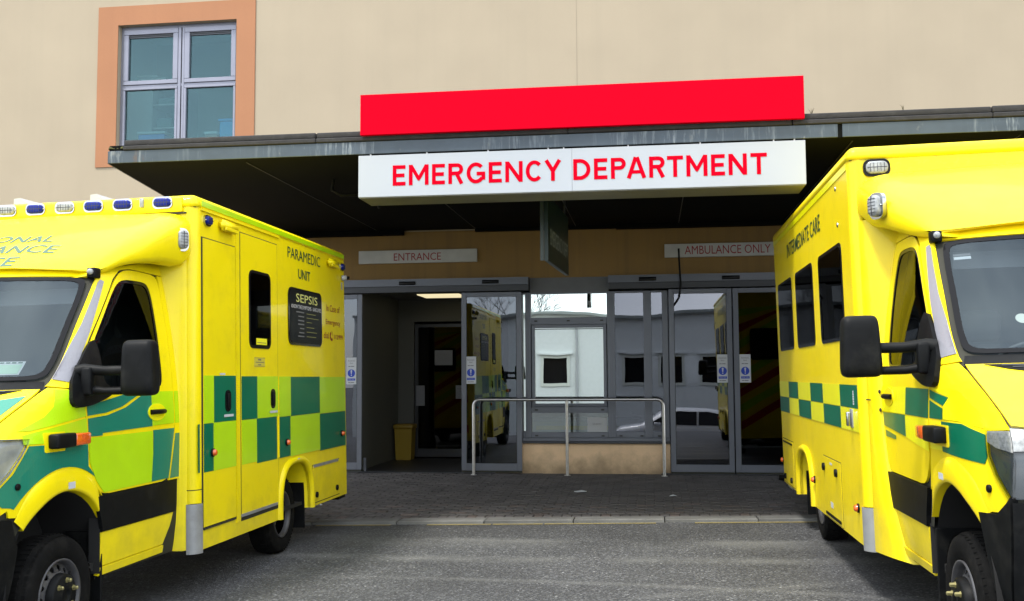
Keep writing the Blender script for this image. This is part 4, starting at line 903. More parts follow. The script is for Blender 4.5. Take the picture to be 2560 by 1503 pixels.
    for s in (1, -1):
        pv = [(s*.50, 1.55), (s*.90, 1.55), (s*.80, 1.525), (s*.60, 1.49), (s*.50, 1.485)]
        if s < 0: pv = pv[::-1]
        plate('bonnet_vent', BLK, bon, pv, ff, .006, .004, step=(.08, .03))
        for k in range(6):
            z = 1.494+.009*k; q = [(s*.51, z), (s*(.60+.045*k), z), (s*(.60+.045*k), z+.004), (s*.51, z+.004)]
            plate('vent_fin', FRAMED, bon, q if s > 0 else q[::-1], ff, .010, .004, step=(.08, 0))
        if LEFT:
            tg = [(s*.96, 1.515), (s*.30, 1.405), (s*.30, 1.285), (s*.80, 1.285), (s*.955, 1.40)]
            if s < 0: tg = tg[::-1]
            plate('green_panel', TEAL, bon, tg, ff, .005, .002, step=(.08, .03))
        hp = [(s*1.0, 1.262), (s*.80, 1.24), (s*.62, 1.20), (s*.60, 1.05), (s*.72, .955), (s*1.0, .945)]
        if s < 0: hp = hp[::-1]
        h_ = plate('headlight', LAMPG, A, hp, ff, .016, .02, step=(.05, .05))
        plate('reflector', mat('headlight_bowl', (.09, .10, .11), .3, metal=.2), h_, hp, ff, -.009, .0, step=(.05, .05), skirt=False)
        cb_ = [(s*1.0, 1.255), (s*.80, 1.235), (s*.66, 1.20), (s*.70, 1.17), (s*1.0, 1.155)]; cb_ = cb_ if s > 0 else cb_[::-1]
        plate('clear_band', mat('ribbed_lens', (.42, .42, .41), .25, var=.4, vscale=60, coat=.3), h_, cb_, ff, .007, .003, step=(.05, .05))
        for (a, r_) in ((.86, .075), (.70, .065)):
            c_ = ff(s*a, 1.07, -.006); nn = Vector((s*.25, -1, .1)).normalized(); MB().lathe([(0, r_), (.014, r_*.97), (.012, r_*.8), (.002, r_*.6), (.004, r_*.3), (.008, 0)], c_, nn, 20).build('projector', CHROME, h_)
    gr = plate('grille', BLK, A, [(-.56, .95), (.56, .95), (.60, 1.05), (.60, 1.20), (-.60, 1.20), (-.60, 1.05)], ff, -.01, .01, step=(.1, .1))
    mb = MB()
    for z in (1.0, 1.06, 1.12, 1.175): plate_mb(mb, [(-.57, z), (.57, z), (.57, z+.022), (-.57, z+.022)], ff, .012, .02, step=(.1, .1))
    mb.build('grille_bar', BLKG, gr)
    plate('bumper', BLK, A, [(-1.0, .28), (1.0, .28), (1.0, .93), (.72, .945), (-.72, .945), (-1.0, .93)], ff, .014, .05, step=(.08, .08))
    # ---- cab interior
    MB().box(-.93, .93, -1.35, -.02, .42, .47).build('cab_floor', DARK, A)
    MB().box(-.90, .90, -.02, .0, .4, 2.45).build('cab_bulkhead', mat('cab_bulkhead_grey', (.07, .08, .09), .8), A)
    mb = MB(); mb.grid([[Vector((x, -y, z)) for x in (-.88, -.4, 0, .4, .88)] for y, z in ((1.05, 1.0), (1.10, 1.38), (1.22, 1.46), (1.45, 1.52), (1.60, 1.55))]); mb.build('dashboard', DASH, A)
    xd = -.38                                            # right hand drive: driver on the vehicle's right, picture left
    for x in (-.40, .40):
        mb = MB(); mb.box(x-.24, x+.24, -.80, -.32, .85, 1.02, .05, 3).box(x-.23, x+.23, -.40, -.22, 1.0, 1.68, .06, 3).box(x-.12, x+.12, -.36, -.26, 1.70, 1.90, .04, 3); mb.build('seat', SEAT, A)
    n = 24; c_ = Vector((xd, -1.02, 1.50)); ax = Vector((0, .75, .5)).normalized(); e1 = Vector((1, 0, 0)); e2 = ax.cross(e1)
    ring = [c_+(e1*math.cos(2*math.pi*k/n)+e2*math.sin(2*math.pi*k/n))*.20 for k in range(n+1)]
    mb = MB().tube(ring, .015, 8, cap=False).tube([c_-e1*.2, c_+e1*.2], .018, 6).tube([c_, c_-e2*.2], .018, 6).lathe([(-.03, .05), (.03, .06), (.035, 0)], c_, ax, 14); mb.build('steering_wheel', WHEELP, A)
    if LEFT:
        f = lambda a, b, d: ff(a, b, d-.012)
        st_ = plate('windscreen_sticker', PAPER, A, [(.46, 1.655), (.80, 1.655), (.80, 1.735), (.46, 1.735)], f, .0, .001, step=.1)
        plate('sticker_band', mat('pale_green_print', (.35, .5, .38), .6), st_, [(.66, 1.66), (.79, 1.66), (.79, 1.715), (.66, 1.715)], f, .002, .001); bars('sticker_print', TXTD, st_, f, [(.48+.035*k, .505+.035*k, 1.722, .007) for k in range(9)], .003)
        mb = MB().box(.25, .42, -1.42, -1.34, 1.55, 1.67, .01, 1).box(.50, .72, -1.40, -1.3, 1.54, 1.60, .01, 1); mb.build('dashboard_papers', WHITE, A)
    else:
        f = lambda a, b, d: ff(a, b, d-.012)
        plate('tax_disc', mat('disc_pale', (.6, .62, .55), .6), A, [(.62+.035*math.cos(2*math.pi*k/20), 1.80+.026*math.sin(2*math.pi*k/20)) for k in range(20)], f, .0, .001)
        plate('windscreen_sticker', PAPER, A, [(.80, 2.165), (.90, 2.165), (.90, 2.182), (.80, 2.182)], f, .002, .001); plate('windscreen_sticker', TXTK, A, [(.80, 2.186), (.90, 2.186), (.90, 2.20), (.80, 2.20)], f, .002, .001)
        MB().box(-.62, -.46, -1.38, -1.30, 1.56, 1.585).build('dashboard_papers', WHITE, A)
    MB().box(-.70, .70, -.86, -.83, 2.12, 2.22).build('sun_visor', mat('visor_grey', (.25, .26, .27), .8), A)
    # ---- cowl above the cab
    HW = [(0, 1.055), (.08, 1.055), (.2, 1.045), (.45, 1.02), (.7, .97), (.9, .91), (1.05, .86), (1.2, .81)]
    TW = [(0, 2.845), (.1, 2.835), (.25, 2.79), (.5, 2.69), (.75, 2.575), (1.0, 2.45), (1.12, 2.385), (1.2, 2.335)]
    if not LEFT: TW = [(0, 2.80), (.03, 2.835), (.1, 2.85), (.25, 2.82), (.5, 2.72), (.75, 2.60), (1.0, 2.47), (1.12, 2.40), (1.2, 2.35)]
    BW = [(0, 2.48), (.15, 2.43), (.4, 2.43), (.7, 2.405), (.9, 2.37), (1.1, 2.305), (1.2, 2.285)]
    if not LEFT: BW = [(0, 2.56), (.1, 2.54), (.3, 2.47), (.55, 2.43), (.8, 2.37), (1.0, 2.325), (1.2, 2.305)]
    rows = []
    for i in range(25):
        u = 1.2*i/24; hw, tw, bw = cat(HW, u), cat(TW, u), cat(BW, u); r_ = min(.14+.08*u, (tw-bw)*.48); row = []
        sec = [(-hw+.06, bw)]+[(-hw+r_*.5*(1-math.sin(R(a))) if False else -hw+.03*(1-math.cos(R(90-a))), bw+.03*(1-math.sin(R(a))) if False else bw+.03) for a in (45,)]
        L_ = [(hw-.10, bw-.0), (hw-.03, bw+.012), (hw, bw+.05)]
        for k in range(9): t = R(90*k/8); L_.append((hw-r_*1.3*(1-math.cos(t)), tw-r_*.75*(1-math.sin(t))))
        # broad concave fold: the end pods stand a little proud
        xs_ = [hw-r_*1.3-.10, hw-r_*1.3-.25, .35, 0]
        for j, x in enumerate(xs_): L_.append((max(x, 0), tw+(.0, .004, .012, .018)[j]))
        full = [(a, b) for a, b in L_]+[(-a, b) for a, b in L_[::-1][1:]]
        for (x, z) in full:
            q = (x/hw)**2; row.append(Vector((x, -(u*.725+.235*(1-q)*(u/1.2)), z)))
        rows.append(row)
    cw = MB().grid(rows).build('cab_cowl', yel, A)
    mb = MB(); fr = rows[-1]; mb.add(fr, [list(range(len(fr)))]); mb.build('cowl_lip', yel, cw)
    # underside seal
    MB().grid([[Vector((x*cat(HW, u)*.95, -(u*.715+.225*(1-x*x)*(u/1.2)), cat(BW, u)+.012)) for x in (-1, -.75, -.5, -.25, 0, .25, .5, .75, 1)] for u in (0, .3, .6, .9, 1.18)]).build('cowl_underside', SEAM, cw)
    # pod lamp
    if LEFT:
        for s in (1, -1):
            nn = Vector((s*.86, -.5, 0)).normalized(); pf = flat(Vector((s*1.035, -.115, 2.625)), Vector((0, 0, 1)).cross(nn), (0, 0, 1))
            lamp('pod_lamp', A, pf, 0, 0, .115, .17, CHROME, CLEARL, .045)
    else:
        for s in (1, -1):
            nn = Vector((s*.85, -.5, .1)).normalized(); rt = Vector((0, 0, 1)).cross(nn).normalized(); pf = flat(Vector((s*.985, -.44, 2.575))+nn*.03, rt, (0, 0, 1)); lamp('pod_lamp', A, pf, 0, 0, .12, .17, CHROME, CLEARL, .06)
    # cowl lettering
    if LEFT:
        from mathutils.bvhtree import BVHTree
        bvh = BVHTree.FromPolygons([v.co.copy() for v in cw.data.vertices], [tuple(p.vertices) for p in cw.data.polygons]); dd_ = Vector((0, -.5, .86)).normalized()
        def cf_(x, t, d):
            u = (1.2-t); o_ = Vector((x, -(u*.725+.235*(1-(x/.9)**2)*(u/1.2)), cat(TW, u)))
            h_ = bvh.ray_cast(o_+dd_*.3, -dd_)
            return (h_[0] if h_[0] else o_)+dd_*.0035
        for (s_, x0, x1, t0, t1) in (('NATIONAL', -.39, .39, .40, .52), ('AMBULANCE', -.49, .49, .215, .345), ('SERVICE', -.32, .32, .03, .155)):
            text('lettering', s_, TXTG, cw, cf_, x0, x1, t0, t1, .004, bold=.018)
    # infill panels between cab and box
    for s in (1, -1):
        rws = []
        for i in range(15):
            z = (.34 if not LEFT else .36)+i*(2.56-.35)/14; ue = .035+.0*z
            if not LEFT: ue = .14 if z > 1.25 else .14+.36*((1.25-z)/.9)**1.5
            vi = cat(SD, z)-.02 if LEFT else cat(SD, z)-.005
            rws.append([Vector((s*1.045, .012, z)), Vector((s*(1.06 if not LEFT else 1.0), -.03, z)), Vector((s*((vi*.4+1.06*.6) if not LEFT else vi), -.03-(ue-.03)*.5, z)), Vector((s*vi, -ue, z)), Vector((s*(vi-.08), -ue-.01, z))])
        MB().grid(rws).build('infill_panel', yel, A)
        if not LEFT: plate('panel_joint', SEAM, A, rect(-.05, .10, 1.338, 1.346), flat((s*1.063, -.035, 0), (0, s, 0), (0, 0, 1)), .0, .002)
    # ---- box body
    posts = MB(); bx = {}
    for s, vis in sides:
        bf = fix(surf(lambda u, w_, s=s: Vector((s*BH, -u, w_)), 1), (-.5, 1.2), Vector((s, 0, 0)))
        bx[s] = bf
        holes = []
        ra, rc = .44, (wr, .42)
        if LEFT: ao, ai = .47, .40; ac = -2.10; at = .875
        else: ao, ai = .50, .43; ac = -2.715; at = .855
        def shp(r, top):   # flat topped arch
            hw_ = r; pts = []
            for k in range(19):
                t = math.pi*k/18; x = hw_*math.copysign(abs(math.cos(t))**.75, math.cos(t)); z = LOW+(top-LOW)*abs(math.sin(t))**.62; pts.append((ac-x if False else ac+x, z))
            return pts
        inner = shp(ai, at-.06); outer = shp(ao, at)
        wall = [(-.07, LOW), (-.07, CAPZ), (-LEN+.03, CAPZ), (-LEN+.03, LOW)]
        wall = [(-.07, CAPZ), (-LEN+.03, CAPZ), (-LEN+.03, LOW)]+[(p[0], p[1]) for p in inner[::-1]]+[(-.07, LOW)]
        plate('side_wall', yel, A, wall, bf, 0, .03)
        # wheel arch trim
        rws = []
        for (p, q) in zip(outer, inner):
            mdl = ((p[0]*.4+q[0]*.6), (p[1]*.4+q[1]*.6)); rws.append([bf(*p, .0005), bf(p[0]*.8+q[0]*.2, p[1]*.8+q[1]*.2, .028), bf(*mdl, .034), bf(*q, .02), bf(*q, -.26)])
        MB().grid(rws).build('rear_arch_trim', yel, A)
        # rear wheel well
        rws = [[Vector((s*v_, -(p[0]), p[1]+.01)) for v_ in (1.0, .5)] for p in shp(ai+.02, at-.05)]; MB().grid(rws).build('wheel_well', DARK, A)
        plate('mud_flap', BLK, A, rect(.74, 1.04, .16, .75) if s > 0 else rect(-1.04, -.74, .16, .75), flat((0, -(ac-ai+.02), 0), (1, 0, 0), (0, 0, 1)), .0, .02)
        # corner post with grey guard, capping seam
        def post(z0, z1, nm, m_, r_=.075, e=0.0):
            pr = [(0, 0)]+[(math.sin(R(a)), math.cos(R(a))) for a in range(0, 91, 10)]
            rws = []
            for z in (z0, z1): rws.append([Vector((s*(BH-.075+ (r_+e)*c2_), -( -.075+(r_+e)*s2_), z)) for (s2_, c2_) in [(math.sin(R(a)), math.cos(R(a))) for a in range(0, 91, 9)]])
            return MB().grid(rws).build(nm, m_, A)
        gz = .69 if LEFT else .62
        post(gz+.003, CAPZ, 'corner_post', yel, e=.004); post(LOW-.02, gz, 'corner_guard', GREYP, e=.014)
        if LEFT: post(gz+.098, gz+.104, 'post_joint', SEAM, e=.0055)
        post(1.27, .915, 'green_panel', TEALS, e=.0062) if False else None
        for uu in (-LEN+.0,):
            rws = [[Vector((s*(BH-.03+.03*math.cos(R(a))), LEN-.03+.03*math.sin(R(a)), z)) for a in range(0, 91, 15)] for z in (LOW, CAPZ)]; MB().grid(rws).build('rear_post', yel, A)
    # front wall, rear wall, roof, floor
    MB().box(-1.03, 1.03, .001, .04, .45, CAPZ).build('front_wall', yel if LEFT else YSPECK, A)
    MB().box(-1.02, 1.02, .05, LEN-.02, LOW+.03, LOW+.06).build('underfloor', DARK, A)
    MB().box(-.55, .55, -1.2, LEN-.2, .30, .45).build('chassis', DARK, A)
    b = bmesh.new(); bmesh.ops.create_cube(b, size=1)
    for v in b.verts: v.co = Vector((v.co.x*2*(BH+.008), LEN/2+v.co.y*(LEN+.016), (HT+CAPZ)/2+.004*0+v.co.z*(HT-CAPZ)))
    ed = [e for e in b.edges if min(e.verts[0].co.z, e.verts[1].co.z) > HT-.01 or abs(e.verts[0].co.z-e.verts[1].co.z) > .05]
    bmesh.ops.bevel(b, geom=ed, offset=.062, segments=6, affect='EDGES', profile=.5)
    roof = MB().bm(b, True).build('roof', yel, A)
    for p in roof.data.polygons: p.use_smooth = True
    MB().box(-1.09, 1.09, .012, LEN-.01, CAPZ-.004, CAPZ+.001).build('roof_seam', SEAM, A)
    rear = MB().box(-1.07, 1.07, LEN-.03, LEN-.001, LOW+.05, CAPZ).build('rear_wall', yel, A)
    rf = flat((0, LEN, 0), (-1, 0, 0), (0, 0, 1))
    mb1, mb2 = MB(), MB()
    for s in (1, -1):                                  # chevrons on the rear doors
        for k in range(8):
            z = .55+k*.28; a0, a1 = .02, .98; q = [(s*a0, z+.55), (s*a1, z), (s*a1, z+.14), (s*a0, z+.69)]
            q = [(a, min(b, 2.7)) for a, b in q]
            if s < 0: q = q[::-1]
            plate_mb(mb1 if k % 2 == 0 else mb2, q if True else q, rf, .003, .001, skirt=False)
    mb1.build('red_chevron', REDF, rear); mb2.build('lime_chevron', LIMES, rear)
    for s in (1, -1): plate('rear_window', PRIV if False else BLKG, rear, rr(s*.5-.28, s*.5+.28, 1.75, 2.3, .06), rf, .006, .003)
    MB().box(-1.0, 1.0, LEN+.0, LEN+.25, .28, .34, .01, 1).build('rear_step', BLK, A)
    # ---- wheels
    def wheel(u, v_, s, hubm, dual=False):
        c_ = Vector((s*v_, -u, WRAD)); ax = Vector((s, 0, 0))
        wl = bpy.data.objects.new('wheel', None); COL.objects.link(wl); wl.parent = A; ORG[wl.name] = Vector(); wl.empty_display_size = .1
        T = WRAD; mb = MB()
        mb.lathe([(-.225, .20), (-.225, T-.05), (-.21, T-.02), (-.18, T-.003), (-.11, T), (-.04, T-.003), (-.012, T-.02), (.0, T-.055), (-.002, T-.09), (-.012, .215), (-.03, .205)], c_, ax, 48)
        # tread blocks
        for k in range(60):
            a = 2*math.pi*k/60; 
            for (d0, d1, sh) in ((-.20, -.13, 0), (-.115, -.06, .02), (-.05, -.012, .04)):
                for q in range(1):
                    a0 = a+sh-.034; a1 = a+sh+.034; r0, r1 = T-.008, T+.004-(.012 if d1 > -.02 or d0 < -.19 else 0)
                    P_ = lambda d_, r_, an: c_+ax*d_+Vector((0, math.cos(an), math.sin(an)))*r_
                    vs = [P_(d0, r0, a0), P_(d1, r0, a0), P_(d1, r0, a1), P_(d0, r0, a1), P_(d0, r1, a0), P_(d1, r1, a0), P_(d1, r1, a1), P_(d0, r1, a1)]
                    mb.add(vs, [[4, 5, 6, 7], [0, 1, 5, 4], [1, 2, 6, 5], [2, 3, 7, 6], [3, 0, 4, 7]])
        mb.build('tyre', RUB, wl, recalc=True)
        dd = -.02 if not dual else -.10
        # dished steel rim with round holes
        mb = MB(); mb.lathe([(-.03, .207), (-.004, .212), (-.006, .200), (-.03, .192), (-.05, .186)], c_, ax, 40)
        e1, e2 = Vector((0, 1, 0)), Vector((0, 0, 1))
        def dish(a, b, d_): rr_ = math.hypot(a, b); return c_+ax*(dd-.03+.035*(1-ss((rr_-.10)/.09))+d_)+e1*a*(1)+e2*b
        ho = [[(.158*math.cos(2*math.pi*k/14)+.0195*math.cos(t*math.pi/5), .158*math.sin(2*math.pi*k/14)+.0195*math.sin(t*math.pi/5)) for t in range(10)] for k in range(14)]
        plate_mb(mb, [(.19*math.cos(2*math.pi*k/40), .19*math.sin(2*math.pi*k/40)) for k in range(40)], dish, 0, .006, step=.05, holes=ho)
        mb.build('rim', STEEL, wl, recalc=True)
        MB().lathe([(dd-.07, .19), (dd-.07, 0)], c_, ax, 24).build('brake_disc', DARK, wl)
        hb = [(dd, .130), (dd+.035, .124), (dd+.045, .112), (dd+.045, .062), (dd+.055, .055), (dd+.055, .036), (dd+.047, .032), (dd+.047, 0)]
        if dual: hb = [(dd-.02, .10), (dd+.0, .08), (dd+.0, 0)]
        MB().lathe(hb, c_, ax, 32).build('hub', BLK, wl)
        for k in range(6):
            an = 2*math.pi*k/6+.35; p_ = c_+ax*(hb[2][0])+Vector((0, math.cos(an), math.sin(an)))*.088
            MB().lathe([(-.005, .017), (.004, .017), (.004, .0125), (.026, .0115), (.03, .006), (.03, 0)], p_, ax, 6, smooth=False).build('wheel_nut', (NEONG if (not LEFT and k == 3) else BRASS), wl)
        return wl
    for s in (1, -1):
        wheel(wu, .965, s, BLK); wheel(wr if LEFT else wr, 1.0, s, STEEL, dual=True)
    # ---- box side details
    sV = mside; bf = bx[sV]
    def fb(n_, m_, pts, off=.004, th=.004, par=A): return plate(n_, m_, par, pts, bf, off, th)
    mkc = lambda u0, u1, w0, w1, m_, th=.003, off=.009, par=A: plate('film_square', m_, par, rect(u0, u1, w0, w1), bf, off, th)
    if LEFT:
        # cove strip, drip rail
        fb('lime_strip', LIMES, rect(-LEN+.05, -.08, CAPZ+.012, CAPZ+.055), .012, .01)
        fb('drip_rail', yel, rect(-1.696, -.07, 2.872, CAPZ-.003), .016, .014)
        fb('door_gasket', SEAM, rect(-.715, -.085, .488, 2.676), .002, .002); d1 = fb('locker_door', yel, rect(-.705, -.110, .508, 2.668), .006, .006)
        fb('door_gasket', SEAM, rect(-1.655, -.790, .455, 2.813), .002, .002); d2 = fb('side_door', yel, rect(-1.640, -.818, .486, 2.805), .006, .006)
        fb('panel_trim', yel, rect(-.792, -.718, .455, 2.83), .008, .008)
        fb('threshold_strip', GREYP, rect(-1.60, -.80, .488, .512), .012, .006); fb('threshold_strip', SEAM, rect(-.69, -.11, .488, .500), .010, .006)
        d1_, d2_ = d1, d2
        for (u0, u1, w0, w1, m_, p_) in ((-.287, -.113, 1.271, 1.629, LIMES, d1), (-.703, -.290, 1.271, 1.627, TEALS, d1), (-.276, -.112, .910, 1.269, TEALS, d1), (-.703, -.279, .908, 1.269, LIMES, d1),
                                     (-1.150, -.821, 1.266, 1.622, TEALS, d2), (-1.638, -1.153, 1.266, 1.620, LIMES, d2), (-1.136, -.821, .906, 1.264, LIMES, d2), (-1.600, -1.139, .892, 1.264, TEALS, d2),
                                     (-1.96, -1.665, 1.258, 1.618, LIMES, A), (-2.789, -1.963, 1.254, 1.615, TEALS, A), (-3.64, -2.792, 1.245, 1.610, LIMES, A),
                                     (-1.942, -1.665, .892, 1.255, TEALS, A), (-2.785, -1.945, .886, 1.251, LIMES, A), (-3.64, -2.788, .876, 1.242, TEALS, A)):
            mkc(u0, u1, w0, w1, m_, par=p_)
        fb('green_panel', TEALS, rect(-.048, -.022, .915, 1.27), .0045, .002)
        fb('divider_strip', yel, rect(-1.655, -1.640, .90, 1.62), .012, .006)
        w1_ = fb('side_window', BLKG, rr(-1.470, -.985, 1.858, 2.520, .07), .012, .008, d2); plate('glass_pane', PRIV, w1_, rr(-1.445, -1.01, 1.885, 2.495, .055), bf, .0145, .002)
        plate('window_sticker', YELB, w1_, rect(-1.36, -1.12, 1.89, 1.945), bf, .0165, .001); plate('sticker_print', TXTK, w1_, rect(-1.34, -1.14, 1.905, 1.91), bf, .018, .001)
        w2_ = fb('side_window', BLKG, rr(-2.885, -1.925, 1.915, 2.457, .08), .010, .008); plate('glass_pane', mat('poster_black', (.006, .007, .008), .35, spec=.1), w2_, rr(-2.86, -1.95, 1.935, 2.437, .065), bf, .013, .002)
        rd = lambda a, b, d: bf(-a, b, d)      # text direction: image right is towards the rear
        text('lettering', 'SEPSIS', TXTY, w2_, rd, 2.11, 2.73, 2.325, 2.405, .0155, bold=.0)
        text('lettering', 'KNOW THE SYMPTOMS - SAVE LIVES', TXTW, w2_, rd, 1.985, 2.835, 2.262, 2.298, .0155)
        bars('poster_print', mat('poster_grey_print', (.20, .20, .20), .6), w2_, rd, [(2.33-l_, 2.33, z, .011) for z, l_ in ((2.225, .22), (2.185, .16), (2.145, .17), (2.11, .17), (2.07, .12), (2.03, .14), (1.995, .17))], .0155)
        bars('poster_print', mat('poster_yellow_print', (.28, .28, .10), .6), w2_, rd, [(2.40, 2.40+l_, z, .006) for z, l_ in ((2.222, .27), (2.182, .36), (2.14, .16), (2.09, .22), (2.045, .30), (2.0, .28))], .0155)
        text('lettering', 'PARAMEDIC', TXTD, A, rd, 1.928, 2.865, 2.728, 2.832, .004)
        text('lettering', 'UNIT', TXTD, A, rd, 2.212, 2.556, 2.553, 2.648, .004, bold=.012)
        text('lettering', 'In Case of', TXTR, A, rd, 3.055, 3.50, 2.295, 2.365, .004); text('lettering', 'Emergency', TXTR, A, rd, 3.03, 3.515, 2.140, 2.212, .004)
        text('lettering', 'dial', TXTR, A, rd, 2.955, 3.12, 2.010, 2.075, .004); text('lettering', '112/999', TXTR, A, rd, 3.30, 3.60, 2.010, 2.060, .004, bold=.01)
        mb = MB(); ph = [(3.165+.0, 2.072), (3.19, 2.085), (3.205, 2.062), (3.185, 2.048), (3.187, 2.028), (3.215, 2.012), (3.24, 2.02), (3.25, 1.998), (3.22, 1.985), (3.18, 1.995), (3.158, 2.022), (3.155, 2.05)]
        plate_mb(mb, ph, lambda a, b, d: bf(-a, b, d), .004, .001, skirt=False); plate_mb(mb, [(3.215, 2.095), (3.245, 2.075), (3.258, 2.045), (3.25, 2.045), (3.238, 2.070), (3.213, 2.086)], lambda a, b, d: bf(-a, b, d), .004, .001, skirt=False); mb.build('phone_symbol', TXTR, A)
        for z in (2.81,): pass
        for u_x in (-.184, -3.59): lamp('side_lamp', A, bf, u_x, 2.808, .115, .085, CHROME, BLUEL, .035, label='small blue side lamp')
        for u_x in (-.53, -3.21):
            mb = MB(); b = bmesh.new(); bmesh.ops.create_cube(b, size=1)
            for v in b.verts: v.co = Vector((sV*(BH+.03+v.co.x*sV*.055*1), -u_x+v.co.y*.30, 2.808+v.co.z*.085))
            bmesh.ops.bevel(b, geom=b.edges[:], offset=.022, segments=3, affect='EDGES'); mb.bm(b, True).build('scene_lamp', yel, A)
            MB().box(min(sV*(BH+.045), sV*(BH+.062)), max(sV*(BH+.045), sV*(BH+.062)), -u_x-.12, -u_x+.12, 2.765, 2.793, .005, 1).build('lamp_louvre', yel, A)
        for (u_x, z, p_) in ((-.545, 1.43, d1), (-1.51, 1.425, d2)):
            plate('handle_recess', BLKG, p_, rr(u_x-.055, u_x+.055, z-.085, z+.085, .045), bf, .0125, .004); MB().box(min(sV*(BH+.012), sV*(BH+.024)), max(sV*(BH+.012), sV*(BH+.024)), -u_x-.02, -u_x+.02, z-.06, z+.06, .005, 2).build('handle', BLK, p_)
            plate('sticker', PAPER, p_, rect(u_x-.10, u_x+.08, z-.125, z-.105), bf, .013, .001)
        plate('sticker', PAPER, d1, rect(-.50, -.40, 1.632, 1.648), bf, .008, .001); plate('sticker', mat('gold_sticker', (.62, .53, .06), .5), d2, rect(-1.33, -1.09, 1.705, 1.78), bf, .008, .001)
        bars('sticker_print', TXTK, d2, bf, [(-1.24, -1.17, 1.757, .010), (-1.31, -1.12, 1.738, .005), (-1.24, -1.17, 1.716, .007), (-1.33, -1.09, 1.777, .003), (-1.33, -1.09, 1.705, .003)], .010)
        for (u_x, z) in ((-.25, 1.047), (-1.832, 1.021), (-3.486, 1.009)):
            p_ = bf(u_x, z, .012); nn = Vector((sV, 0, 0)); mk = MB().lathe([(0, .032), (.012, .032), (.014, .026)], p_, nn, 18).build('side_reflector', BLK, A); MB().lathe([(.012, .026), (.03, .022), (.036, .012), (.037, 0)], p_, nn, 16).build('lens', AMBER, mk)
        fb('door_gasket', SEAM, rect(-3.42, -2.56, .375, .752), .0015, .001); lk = fb('locker_flap', yel, rect(-3.412, -2.568, .384, .745), .006, .006)
        fb('threshold_strip', GREYP, rect(-3.36, -2.58, .725, .752), .013, .008)
        for u_x in (-2.66, -3.31): MB().lathe([(0, .03), (.018, .028), (.02, .012), (.012, 0)], bf(u_x, .455, .004), (sV, 0, 0), 16).build('locker_latch', BLK, lk)
        cm_ = MB().lathe([(0, .03), (.05, .028), (.055, .02), (.055, 0)], bf(-3.60, 2.69, .0), (sV, .4, 0), 14).build('side_camera', WHITE, A); MB().lathe([(.05, .018), (.085, .018), (.085, 0)], bf(-3.60, 2.69, .0), (sV, .4, 0), 12).build('lens', BLK, cm_)
        plate('sticker', WHITE, A, rect(-3.62, -3.57, 2.56, 2.64), bf, .003, .001); plate('sticker', PAPER, A, rect(-2.12, -2.07, .835, .858), lambda a, b, d: bf(a, b, d+.03), .002, .001)
        lf = flat((0, -.022, 0), (1, 0, 0), (0, 0, 1)); MB().box(-1.0, 1.0, -.022, .02, 2.852, 2.962, .006, 2).build('lamp_panel', yel, A)
        for v_, m_ in ((.853, BLUEL), (.536, BLUEL), (.301, BLUEL), (.069, CLEARL), (-.170, BLUEL), (-.405, CLEARL), (-.64, BLUEL), (-.87, BLUEL)):
            lamp('roof_lamp', A, lf, v_*sV, 2.928-.004, .155, .090, CHROME, m_, .030, label=('blue roof lamp' if m_ is BLUEL else 'clear roof lamp'))
        MB().box(.672*sV, .704*sV, -.040, -.02, 2.895, 2.965, .006, 2).build('marker_lamp', CLEARL, A)
        for v_ in (-.376, .259): 
            mb = MB(); mb.add([(v_-.06, .10, HT), (v_+.07, .10, HT), (v_+.07, .40, HT), (v_-.06, .40, HT), (v_-.06, .10, HT+.055), (v_-.01, .10, HT+.06), (v_+.0, .40, HT+.06), (v_-.06, .40, HT+.055)], [[0, 1, 5, 4], [1, 2, 6, 5], [2, 3, 7, 6], [3, 0, 4, 7], [4, 5, 6, 7]]); mb.build('roof_antenna', WHITE, A)
        MB().tube([(-.45, -1.20, 2.44), (-.47, -.9, 2.66), (-.42, -.6, 2.95)], .004, 6).build('aerial', BLK, A)
        MB().box(-1.03, 1.03, -.018, .0, 2.838, 2.850).build('cowl_joint', SEAM, A)
    else:
        fb('cove_strip', YELB, rect(-LEN+.05, -.08, CAPZ-.055, CAPZ-.008), .006, .006)
        for (u0, u1) in ((-4.138, -3.085), (-2.805, -1.765), (-1.44, -.412)):
            w_ = fb('side_window', BLKG, rr(u0, u1, 1.758, 2.468, .07), .006, .008); plate('glass_pane', PRIV, w_, rr(u0+.03, u1-.03, 1.785, 2.44, .05), bf, .0085, .002)
        text('lettering', 'INTERMEDIATE CARE', TXTD, A, bf, -3.285, -1.262, 2.668, 2.805, .004, bold=.004)
        us = [-4.36, -3.623, -2.942, -2.178, -1.506, -.737, -.075]
        for k in range(6):
            mkc(us[k]+.002, us[k+1]-.002, 1.278, 1.438, YELB if k % 2 == 0 else TEALS, off=.005); mkc(us[k]+.002, us[k+1]-.002, 1.116, 1.274, TEALS if k % 2 == 0 else YELB, off=.005)
        for (u_x, z, p_) in ((-.245, .589, 0), (-2.178, .59, 0), (-4.325, .588, 0)):
            p_ = bf(u_x, z, .0); nn = Vector((sV, 0, 0)); mk = MB().lathe([(0, .032), (.012, .032), (.014, .026)], p_, nn, 18).build('side_reflector', BLK, A); MB().lathe([(.012, .026), (.03, .022), (.036, .012), (.037, 0)], p_, nn, 16).build('lens', AMBER, mk)
        fb('door_gasket', SEAM, rect(-1.660, -.860, .355, .848), .0015, .001); lk = fb('locker_flap', yel, rect(-1.652, -.868, .362, .841), .006, .006)
        for u_x in (-1.60, -1.03): MB().lathe([(0, .032), (.018, .03), (.02, .012), (.012, 0)], bf(u_x, .755, .006), (sV, 0, 0), 16).build('locker_latch', BLK, lk)
